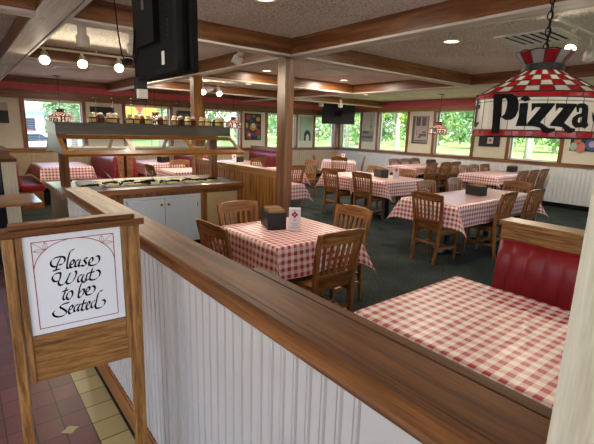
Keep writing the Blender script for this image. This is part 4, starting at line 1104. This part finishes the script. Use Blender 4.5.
# ------------------------------------------------------------------ stained glass lamps
def lamp(x, y, zb, label, R=.214, big=False, rot=0.0, chain_top=CEIL, light=0):
    t_ = thing('stained_glass_lamp', label, 'hanging lamp', (x, y, zb), rot, None if big else 'small checkered hanging lamps')
    k = R/.214
    H0, H1, H2, H3, H4 = 0, .150*k, .235*k, .258*k, .300*k
    nc = 28
    def ring(r, z, a): return (r*math.cos(a), r*math.sin(a), z)
    def shell(name, r0, z0, r1, z1, nrow, ncol, pick, mats, rf=None):
        one = MB(); idx = []; ml = list(mats)
        for j in range(nrow):
            ta, tb = j/nrow, (j+1)/nrow
            ra, rb = r0+(r1-r0)*ta, r0+(r1-r0)*tb; za, zc = z0+(z1-z0)*ta, z0+(z1-z0)*tb
            for i in range(ncol):
                a, b = 2*PI*i/ncol, 2*PI*(i+1)/ncol; m = pick(i, j)
                ns = max(1, int(round(56/ncol)))
                for s in range(ns):
                    c, d = a+(b-a)*s/ns, a+(b-a)*(s+1)/ns
                    one.quad(ring(ra, za, c), ring(ra, za, d), ring(rb, zc, d), ring(rb, zc, c)); idx.append(ml.index(m))
        return one.build(name, None, t_, fix=False, mats=[M[m] for m in ml], idx=idx)
    shell('lower_border', R, H0+.001, R, .022*k, 1, 20, lambda i, j: 'glass_red', ['glass_red'])
    shell('lettered_band', R, .022*k, R, .132*k, 1, 24, lambda i, j: 'glass_white', ['glass_white'])
    shell('upper_border', R, .132*k, R*.985, H1, 1, 20, lambda i, j: 'glass_red', ['glass_red'])
    shell('checkered_shade', R*.985, H1, .066*k, H2, 4, nc, lambda i, j: ('glass_red', 'glass_white')[(i+j) % 2], ['glass_red', 'glass_white'])
    shell('crown', .063*k, H3, .092*k, H4, 1, 12, lambda i, j: ('glass_red', 'glass_grey')[i % 2], ['glass_red', 'glass_grey'])
    MB().lathe([(.062*k, H2-.004), (.070*k, H2), (.070*k, H3), (.060*k, H3+.003), (.0001, H3+.003)], n=28).build('collar', M['lead'], t_)
    ld = MB(); w = .0022*k
    def hoop(r, z, w=w, n=56): ld.tube([ring(r, z, 2*PI*i/n) for i in range(n+1)], w, 5)
    for z in (.001, .022*k, .132*k, H1): hoop(R+.0005, z)
    hoop(R+.0005, 0, w*1.6)
    for j in range(1, 4): hoop(R*.985+(.066*k-R*.985)*j/4+.0008, H1+(H2-H1)*j/4+.0008, w*.8, 42)
    for i in range(nc):
        a = 2*PI*i/nc; ld.tube([ring(R*.985+.0008, H1, a), ring(.067*k, H2, a)], w*.8, 4)
    for i in range(20):
        a = 2*PI*i/20; ld.tube([ring(R+.0005, 0, a), ring(R+.0005, .022*k, a)], w*.8, 4); ld.tube([ring(R+.0005, .132*k, a), ring(R*.985+.0005, H1, a)], w*.8, 4)
    for i in range(24):
        a = 2*PI*(i+.5)/24; ld.tube([ring(R+.0004, .022*k, a), ring(R+.0004, .132*k, a)], w*.6, 4)
    hoop(R+.0004, .120*k, w*.6)
    for i in range(12):
        a = 2*PI*i/12; ld.tube([ring(.063*k, H3, a), ring(.092*k, H4, a)], w, 4)
    # scalloped rim
    ld.tube([ring(.092*k, H4+.004*k*abs(math.sin(6*2*PI*i/48)), 2*PI*i/48) for i in range(49)], w, 5)
    ld.build('lead_came', M['lead'], t_)
    # lettering wrapped round the band, twice
    def wrap(name, polys):
        mb = MB()
        for pl in polys:
            vs = [Vector((p[0], p[1], 0)) for ring_ in pl for p in ring_]
            tri = tessellate_polygon([[Vector((p[0], p[1], 0)) for p in ring_] for ring_ in pl])
            import bmesh
            bm = bmesh.new(); bv = [bm.verts.new(v) for v in vs]
            for t3 in tri:
                try: bm.faces.new([bv[i] for i in t3])
                except ValueError: pass
            lo = min(v.x for v in vs); hi = max(v.x for v in vs); c = math.floor(lo/3)*3+3
            while c < hi:
                bmesh.ops.bisect_plane(bm, geom=bm.verts[:]+bm.edges[:]+bm.faces[:], plane_co=(c, 0, 0), plane_no=(1, 0, 0)); c += 3
            for off in (0, 180):
                bm.verts.index_update(); b = len(mb.v)
                for v in bm.verts:
                    a = math.radians(v.co.x+off); z = v.co.y*k
                    mb.v.append(ring(R+.0030, z, a))
                for f in bm.faces: mb.f.append(tuple(b+v.index for v in f.verts))
            bm.free()
        return mb.build(name, M['ink'], t_, fix=False)
    cv = lambda pl: [[(p[0], (p[1]-1600.8)/1000) for p in r_] for r_ in pl]
    letters = [cv(v) for v in LAMP.values()]
    # second word
    def rect(a0, a1, z0, z1, s=.8): return [[(a0, z0), (a1, z0), (a1+s, z1), (a0+s, z1)]]
    letters += [rect(56, 64, .030, .138), rect(74, 82, .030, .138), rect(62, 76, .078, .096), [[(47, .088), (50, .058), (57, .052), (57, .066), (52, .066), (50, .08)]]]
    letters += [rect(87, 92.5, .030, .110), rect(97, 102.5, .030, .110), [[(88, .030), (103, .026), (105, .040), (90, .048)]]]
    letters += [rect(110, 116.5, .034, .134), rect(106.5, 121, .098, .112), [[(110, .034), (117, .030), (123, .044), (121, .052), (116, .046)]]]
    wrap('lettering', letters)
    # fittings
    MB().lathe([(.0001, .12*k), (.022*k, .125*k), (.03*k, .15*k), (.018*k, .19*k), (.012*k, .20*k)], n=16).build('lamp_bulb', M['bulb'] if light else M['white_plastic'], t_, smooth=True)
    MB().cyl((0, 0, .20*k), (0, 0, H3), .016*k, n=12).build('socket', M['dark_metal'], t_)
    if light:
        L = bpy.data.lights.new('lamp_glow', 'POINT'); L.energy = light; L.color = (1, .8, .55); L.shadow_soft_size = .03
        o = bpy.data.objects.new('lamp_glow', L); COL.objects.link(o); o.parent = t_; o.location = (0, 0, .10*k)
    top = chain_top-zb
    if big:
        ch = MB(); z = H3+.002; i = 0
        ch.tube([(.012*math.sin(2*PI*q/12), 0, z+.024-.024*math.cos(2*PI*q/12)) for q in range(13)], .003, 6); z += .042
        while z < top-.03:
            pts = []
            for q in range(13):
                w_ = 2*PI*q/12; xx = .0085*math.sin(w_); zz = z+.017-.017*math.cos(w_)
                pts.append((xx, 0, zz) if i % 2 else (0, xx, zz))
            ch.tube(pts, .0024, 5); z += .027; i += 1
        ch.build('chain', M['dark_metal'], t_, smooth=True)
        MB().tube([(.004, .003, H3), (.006, .005, H3+.2), (.004, .003, top-.02)], .0022, 5).build('cord', M['matte_black'], t_)
        MB().lathe([(.05, top-.022), (.05, top-.004), (.04, top-.001), (.0001, top-.001)], n=20).build('canopy', M['dark_metal'], t_)
    else:
        MB().cyl((0, 0, H3), (0, 0, top-.015), .005, n=8).build('rod', M['dark_metal'], t_)
        MB().lathe([(.075, top-.016), (.075, top-.006), (.06, top-.001), (.0001, top-.001)], n=16).build('canopy', M['dark_metal'], t_)
    return t_
LX, LY = 1.71, .706
lamp(LX, LY, 1.60, 'large red and white checkered stained-glass lamp over the booth table', big=True, rot=math.atan2(-LY, -LX), chain_top=CEIL, light=1.6)
lamp(1.78, 10.39, 1.60, 'small checkered hanging lamp over the first parking window booth', rot=.4, light=6)
lamp(3.55, 9.6, 1.60, 'small checkered hanging lamp before the yellow sign window', rot=1.4, light=6)
lamp(5.97, 10.3, 1.60, 'small checkered hanging lamp at the divider end of the shaker row', rot=2.1, light=6)
lamp(9.57, 6.24, 1.60, 'small checkered hanging lamp before the lawn windows', rot=-2.6, light=6)

# ------------------------------------------------------------------ pictures
def picture(axis, u0, u1, z0, z1, base, label, deco):
    fixed = (XR-.03) if axis == 'y' else (YL-.03)
    t_ = thing('wall_picture', label, 'picture', (XR, (u0+u1)/2, z0) if axis == 'y' else ((u0+u1)/2, YL, z0), -PI/2 if axis == 'y' else 0)
    w = (u1-u0)/2; h = z1-z0
    # local: x across, y depth toward the wall (+y), room side at -y ; axis y wall looks toward -X
    B(-w, w, -.028, -.001, 0, h).build('canvas', base, t_)
    mb = MB(); idx = []; ms = []
    for (m, shapes) in deco:
        ms.append(m)
        for s in shapes:
            mb.quad(*[(x*2*w-w, -.0284-.0003*len(ms), z*h) for (x, z) in s]); idx.append(len(ms)-1)
    mb.build('print', None, t_, fix=False, mats=ms, idx=idx)
    return t_
R4 = lambda x0, x1, z0, z1: [(x0, z0), (x1, z0), (x1, z1), (x0, z1)]
EL = lambda cx, cz, rx, rz, n=16: [(cx+rx*math.cos(2*PI*i/n), cz+rz*math.sin(2*PI*i/n)) for i in range(n)]
pm = lambda n, c: M.setdefault('pic_'+n, plain('pic_'+n, c, .6))
picture('y', 9.53, 10.03, 1.29, 2.23, pm('pale', 'b9b3a4'), 'grey tower photograph on the narrow panel beside the corner window',
        [(pm('g1', '8b8780'), [R4(0, 1, 0, .38)]), (pm('g2', '5d5a58'), [R4(0, 1, .12, .2), R4(.05, .6, .28, .38)]), (pm('g3', '908c82'), [R4(.72, .82, .38, .9), R4(.62, .92, .5, .56), R4(.2, .25, .38, .6)])])
picture('y', 7.43, 7.98, 1.315, 2.12, pm('sepia', '8f8383'), 'dark-edged sepia storefront photograph between two lawn windows',
        [(pm('dark', '57504f'), [R4(.0, .16, 0, 1), R4(.0, 1, .0, .05)]), (pm('mauve', 'a9999b'), [R4(.18, .98, .06, .95)]), (pm('dk2', '5a5154'), [R4(.24, .52, .64, .95), R4(.6, .88, .64, .95), R4(.3, .34, .3, .5), R4(.46, .92, .26, .36), R4(.4, .6, .2, .26), R4(.66, .9, .38, .44), R4(.2, .95, .08, .13)])])
picture('y', 5.27, 5.82, 1.325, 2.1, pm('blk', '17171a'), 'black picture mostly hidden by the large lamp, white card in it',
        [(pm('wh', 'cfc9c4'), [R4(.42, .7, .1, .3)]), (pm('rd', 'a8343a'), [R4(.5, .6, .16, .26)])])
picture('y', 2.95, 3.65, 1.325, 2.1, pm('navy', '1c1d2a'), 'colourful food picture beside the cream post, blue and red shapes',
        [(pm('pink', 'c9756a'), [EL(.30, .1, .14, .16), EL(.2, .3, .1, .12)]), (pm('blue', '3f5590'), [EL(.62, .2, .2, .18)]), (pm('palegreen', '9fb5a8'), [EL(.1, .12, .1, .12)]), (pm('lilac', 'b9a9c9'), [EL(.62, .2, .1, .09)]), (pm('redd', 'b0302a'), [EL(.5, .62, .16, .15), EL(.8, .75, .12, .14)])])
picture('x', .45, .92, 1.57, 2.0, pm('char', '2c2b2d'), 'dark picture with pale top on the parking wall, beside the first window',
        [(pm('paletop', 'a9a294'), [R4(0, 1, .62, 1)])])
picture('x', 2.57, 3.12, 1.27, 2.02, pm('board', '1e1e1f'), 'blackboard-like picture behind the shakers, nearest the first window',
        [(pm('chalk', '9b9a96'), [EL(.28, .72, .04, .12), EL(.52, .66, .09, .10), EL(.84, .74, .05, .12), R4(.48, .56, .45, .7)])])
picture('x', 4.75, 5.2, 1.27, 2.03, pm('board2', '3a3835'), 'dark picture behind the shakers, beside the rear wood post',
        [(pm('greyp', '5f5c58'), [R4(.1, .9, .5, .9)]), (pm('grp', '8a8680'), [R4(.2, .35, .6, .8), R4(.5, .8, .66, .72)])])
rp = random.Random(4)
blobs = lambda n: [EL(rp.uniform(.08, .92), rp.uniform(.06, .94), rp.uniform(.03, .09), rp.uniform(.02, .06), 10) for i in range(n)]
picture('x', 6.91, 7.5, 1.26, 2.06, pm('deep', '2a1a22'), 'colourful poster on the parking wall between the two wood posts',
        [(pm('c1', '6a2a30'), blobs(10)), (pm('c2', '8a6a3a'), blobs(8)), (pm('c3', '3a4a38'), blobs(8)), (pm('c4', '7a5a6a'), blobs(7)), (pm('rd2', 'a02a30'), [EL(.25, .18, .18, .14), EL(.8, .3, .14, .12), EL(.2, .85, .15, .1)]), (pm('ye', 'c49a38'), [EL(.5, .5, .2, .13), EL(.8, .8, .12, .09), EL(.12, .55, .08, .1)]), (pm('wht', 'c9c3bc'), [EL(.52, .56, .12, .09), EL(.26, .2, .08, .06)]), (pm('gr', '5d7a4a'), [EL(.85, .12, .1, .08), EL(.55, .9, .1, .06)]), (pm('blu', '3a4a72'), [EL(.6, .22, .14, .09), EL(.4, .72, .09, .06)])])
picture('x', 9.1, 9.61, 1.255, 2.06, pm('sage', 'a9bcae'), 'pale green picture with a black arch on the parking wall near the corner',
        [(pm('sage2', '8ba394'), [R4(.05, .95, .9-.11*i, .915-.11*i) for i in range(8)]), (pm('blka', '2a2c2c'), [[(.32, .0), (.32, .28), (.42, .40), (.6, .45), (.78, .40), (.9, .26), (.9, 0)]]), (pm('sage3', 'c3cec4'), [[(.48, .0), (.48, .2), (.62, .29), (.76, .2), (.76, 0)]])])

# ------------------------------------------------------------------ outdoors
lawn = struct('ground_lawn', MB().box(XR+.2, 400, -300, 400, -.36, -.3), M['grass'])
lot = struct('ground_parking', MB().box(-200, XR+.2, YL+.25, 60, -.36, -.3), M['asphalt'])
lawn2 = struct('ground_verge', MB().box(-200, XR+.2, 60, 400, -.36, -.29), M['grass'])
gf = struct('ground_front', MB().box(-200, XR+.2, -300, YB-.25, -.36, -.3), M['asphalt'])
gh = struct('ground_side', MB().box(-200, XH-.25, YB-.25, YL+.25, -.36, -.3), M['asphalt'])

def tree_mesh(seed, H, Rr, mat, clear, trunk_r, n=3200, leaf=.75):
    r = random.Random(seed); t_ = thing('shade_tree', 'tree', 'tree', (0, 0, 0), 0)
    lobes = []
    for i in range(16):
        a = r.uniform(0, 2*PI); h = clear+(H-clear)*r.uniform(.12, .9); q = (h-clear)/(H-clear)
        rr = Rr*math.sin(PI*min(.95, max(.12, q*.85+.1)))*.62*r.uniform(.5, 1); lobes.append((Vector((rr*math.cos(a), rr*math.sin(a), h)), Rr*r.uniform(.35, .55)))
    mb = MB()
    for i in range(n):
        c, rad = r.choice(lobes)
        d = Vector((r.gauss(0, 1), r.gauss(0, 1), r.gauss(0, 1))).normalized()
        p = c+d*rad*r.uniform(.65, 1.05)
        if p.z < clear*.75: continue
        nrm = (d+Vector((r.gauss(0, .5), r.gauss(0, .5), r.gauss(0, .5)))).normalized(); u = nrm.orthogonal().normalized(); v = nrm.cross(u); s = leaf*r.uniform(.5, 1.1)
        a = r.uniform(0, PI); u, v = u*math.cos(a)+v*math.sin(a), v*math.cos(a)-u*math.sin(a)
        mb.quad(p-u*s*.5, p+v*s*.3, p+u*s*.5, p-v*s*.3)
    mb.build('crown', mat, t_, fix=False)
    tk = MB(); bend = r.uniform(-.3, .3)
    tk.tube([(0, 0, -.1), (bend*.2, 0, clear*.5), (bend*.5, .1, clear), (bend, .1, H*.6)], trunk_r, 10, [trunk_r*1.25, trunk_r, trunk_r*.85, trunk_r*.4])
    for i in range(5):
        c = lobes[i][0]; tk.tube([(bend*.5, .1, clear*.85+i*.25), tuple(Vector((bend*.5, .1, clear))*.45+c*.55), tuple(c)], trunk_r*.3, 6, [trunk_r*.5, trunk_r*.3, trunk_r*.12])
    tk.build('trunk', M['bark'], t_, smooth=True)
    return t_
protos = [tree_mesh(1, 12, 4.6, M['leaf_a'], .5, .25), tree_mesh(2, 10, 4.4, M['leaf_b'], .4, .28), tree_mesh(3, 13, 5.0, M['leaf_a'], .6, .32)]
rt = random.Random(5); k = 0; used = set()
kinds = ('broad mid-green tree', 'lower blue-green tree', 'tall spreading green tree')
az = 31.0
while az < 86:
    D = (62, 76, 90)[k % 3]+rt.uniform(-3, 3); p = (k*2+k//3) % 3; a = math.radians(az)
    loc = (D*math.sin(a), D*math.cos(a), -.3); lab = kinds[p]+' in the row at the far edge of the lawn'
    if p not in used: used.add(p); o = protos[p]; o.location = loc
    else: o = dup(protos[p], loc, rt.uniform(0, 6.28))
    o['label'] = lab; o['group'] = kinds[p]+'s at the far edge of the lawn'; s = rt.uniform(.85, 1.05); o.scale = (s, s, s)
    az += 2.6; k += 1
for j, az in enumerate((4, 9, 15, 20, 26)):
    D = 62+rt.uniform(-5, 6); a = math.radians(az); o = dup(protos[j % 3], (D*math.sin(a), D*math.cos(a), -.3), rt.uniform(0, 6))
    o['label'] = kinds[j % 3]+' beyond the parking lot'; o['group'] = kinds[j % 3]+'s beyond the parking lot'
n1 = tree_mesh(11, 9, 3.4, M['leaf_y'], 2.6, .13, 2600, .34); a = math.radians(51.9); n1.location = (21*math.sin(a), 21*math.cos(a), -.3); n1['label'] = 'yellow-green tree with pale trunk outside the window left of the sepia picture'
n2 = tree_mesh(12, 9, 3.2, M['leaf_a'], 3.2, .11, 2000, .34); a = math.radians(45.4); n2.location = (24*math.sin(a), 24*math.cos(a), -.3); n2['label'] = 'tree with pale trunk outside the corner window beside the grey picture'
n3 = tree_mesh(13, 10, 3.0, M['leaf_b'], 3.4, .15, 2000, .34); a = math.radians(67.3); n3.location = (20*math.sin(a), 20*math.cos(a), -.3); n3['label'] = 'tree with pale trunk outside the window under the large lamp'
n4 = tree_mesh(14, 8, 3.0, M['leaf_a'], 2.4, .2, 2000, .34); n4.location = (11.5, 30, -.3); n4['label'] = 'green tree at the parking lot edge near the corner windows'
n5 = tree_mesh(15, 7, 2.8, M['leaf_b'], 2.2, .2, 2000, .34); n5.location = (6.2, 32, -.3); n5['label'] = 'tree by the pale building across the parking lot'

bl = thing('shop_building', 'pale low building with blue trim across the parking lot', 'building', (1.2, 44, -.3))
B(-6, 5, 0, 8, 0, 3.6).build('building_wall', M['ext_wall'], bl)
B(-6.3, 5.3, -.3, 8.3, 3.6, 3.9).build('building_roof', M['ext_wall'], bl)
B(-6.05, 5.05, -.06, -.01, 2.5, 2.9).build('blue_fascia', M['blue_trim'], bl)
for x in (-4.6, -2.2, .4, 2.8): B(x, x+1.5, -.03, -.005, .9, 2.3).build('shop_window', M['car_glass'], bl)
ys = thing('yellow_sign', 'yellow oval sign with red mark outside behind the shakers', 'sign', (5.06, 15.2, .50))
MB().prism([(.62*math.cos(2*PI*i/28), 1.62+.30*math.sin(2*PI*i/28)) for i in range(28)], lambda a, b: (a, -.02, b), lambda a, b: (a, .02, b)).build('sign_board', M['banner_yellow'], ys)
MB().prism([(-.16, 1.72), (.16, 1.72), (.05, 1.56), (.10, 1.46), (0, 1.50), (-.10, 1.46), (-.05, 1.56)], lambda a, b: (a, -.026, b), lambda a, b: (a, -.021, b)).build('red_mark', M['car_red'], ys)
for s in (-.4, .4): MB().cyl((s, .03, -.8), (s, .03, 1.6), .025, n=8).build('post', M['grey_metal'], ys)
def car(x, y, rz, mat, lab):
    t_ = thing('parked_car', lab, 'car', (x, y, -.3), rz)
    body = [(-2.1, .35), (-2.15, .65), (-2.0, .82), (-1.2, .92), (-.6, 1.38), (.9, 1.42), (1.6, .98), (2.1, .9), (2.15, .4), (1.8, .28), (-1.9, .28)]
    MB().prism(body, lambda a, b: (a, -.85, b), lambda a, b: (a, .85, b)).build('body', mat, t_, bevel=.04)
    win = [(-1.0, .95), (-.52, 1.32), (.85, 1.36), (1.4, 1.0)]
    for s in (-1, 1): MB().prism(win, lambda a, b: (a, s*.852, b), lambda a, b: (a, s*.858, b)).build('side_window', M['car_glass'], t_)
    for xx in (-1.35, 1.35):
        for s in (-1, 1): MB().cyl((xx, s*.70, .32), (xx, s*.89, .32), .32, n=20).build('wheel', M['matte_black'], t_)
car(2.4, 26, .1, M['car_white'], 'white car parked across the lot behind the first parking window')
car(2.9, 33, .05, M['car_red'], 'red car parked farther across the lot, before the pale building')

# ------------------------------------------------------------------ light, sky, camera
w = bpy.data.worlds.new('world'); S.world = w; w.use_nodes = True; nt = w.node_tree
sky = nt.nodes.new('ShaderNodeTexSky'); sky.sky_type = 'NISHITA'; sky.sun_disc = False; sky.sun_elevation = math.radians(58); sky.sun_rotation = math.radians(215); sky.dust_density = 2.0; sky.altitude = 200
bg = nt.nodes['Background']; nt.links.new(sky.outputs[0], bg.inputs[0]); bg.inputs[1].default_value = SKY = .9
L = bpy.data.lights.new('sun', 'SUN'); L.energy = 9.0; L.angle = .02; L.color = (1, .95, .86)
so = bpy.data.objects.new('sun', L); COL.objects.link(so)
sd = Vector((math.sin(math.radians(215))*math.cos(math.radians(58)), math.cos(math.radians(215))*math.cos(math.radians(58)), math.sin(math.radians(58))))
so.rotation_euler = (-sd).to_track_quat('-Z', 'Y').to_euler(); so.location = (0, 0, 30)

cam = bpy.data.cameras.new('camera'); co = bpy.data.objects.new('camera', cam); COL.objects.link(co); S.camera = co
f, yaw, pitch, roll = 416.761, .679563, .216729, .0292757
cy, sy, cp, sp, cr, sr = math.cos(yaw), math.sin(yaw), math.cos(pitch), math.sin(pitch), math.cos(roll), math.sin(roll)
F = Vector((sy*cp, cy*cp, -sp)); Rt = Vector((cy, -sy, 0)); U = Rt.cross(F)
r2 = Rt*cr+U*sr; u2 = -Rt*sr+U*cr
m = Matrix((r2, u2, -F)).transposed().to_4x4(); m.translation = (0, 0, 1.6); co.matrix_world = m
cam.sensor_fit = 'HORIZONTAL'; cam.sensor_width = 36; cam.lens = 36*f/594; cam.clip_start = .03; cam.clip_end = 600
S.view_settings.view_transform = 'Standard'; S.view_settings.look = 'None'; S.view_settings.exposure = 0.62; S.view_settings.gamma = 1.0; S.view_settings.use_curve_mapping = False
S.cycles.max_bounces = 8; S.cycles.diffuse_bounces = 5; S.cycles.glossy_bounces = 3; S.cycles.transparent_max_bounces = 16; S.cycles.sample_clamp_indirect = 4
S.cycles.use_denoising = True
S.cycles.caustics_reflective = False; S.cycles.caustics_refractive = False
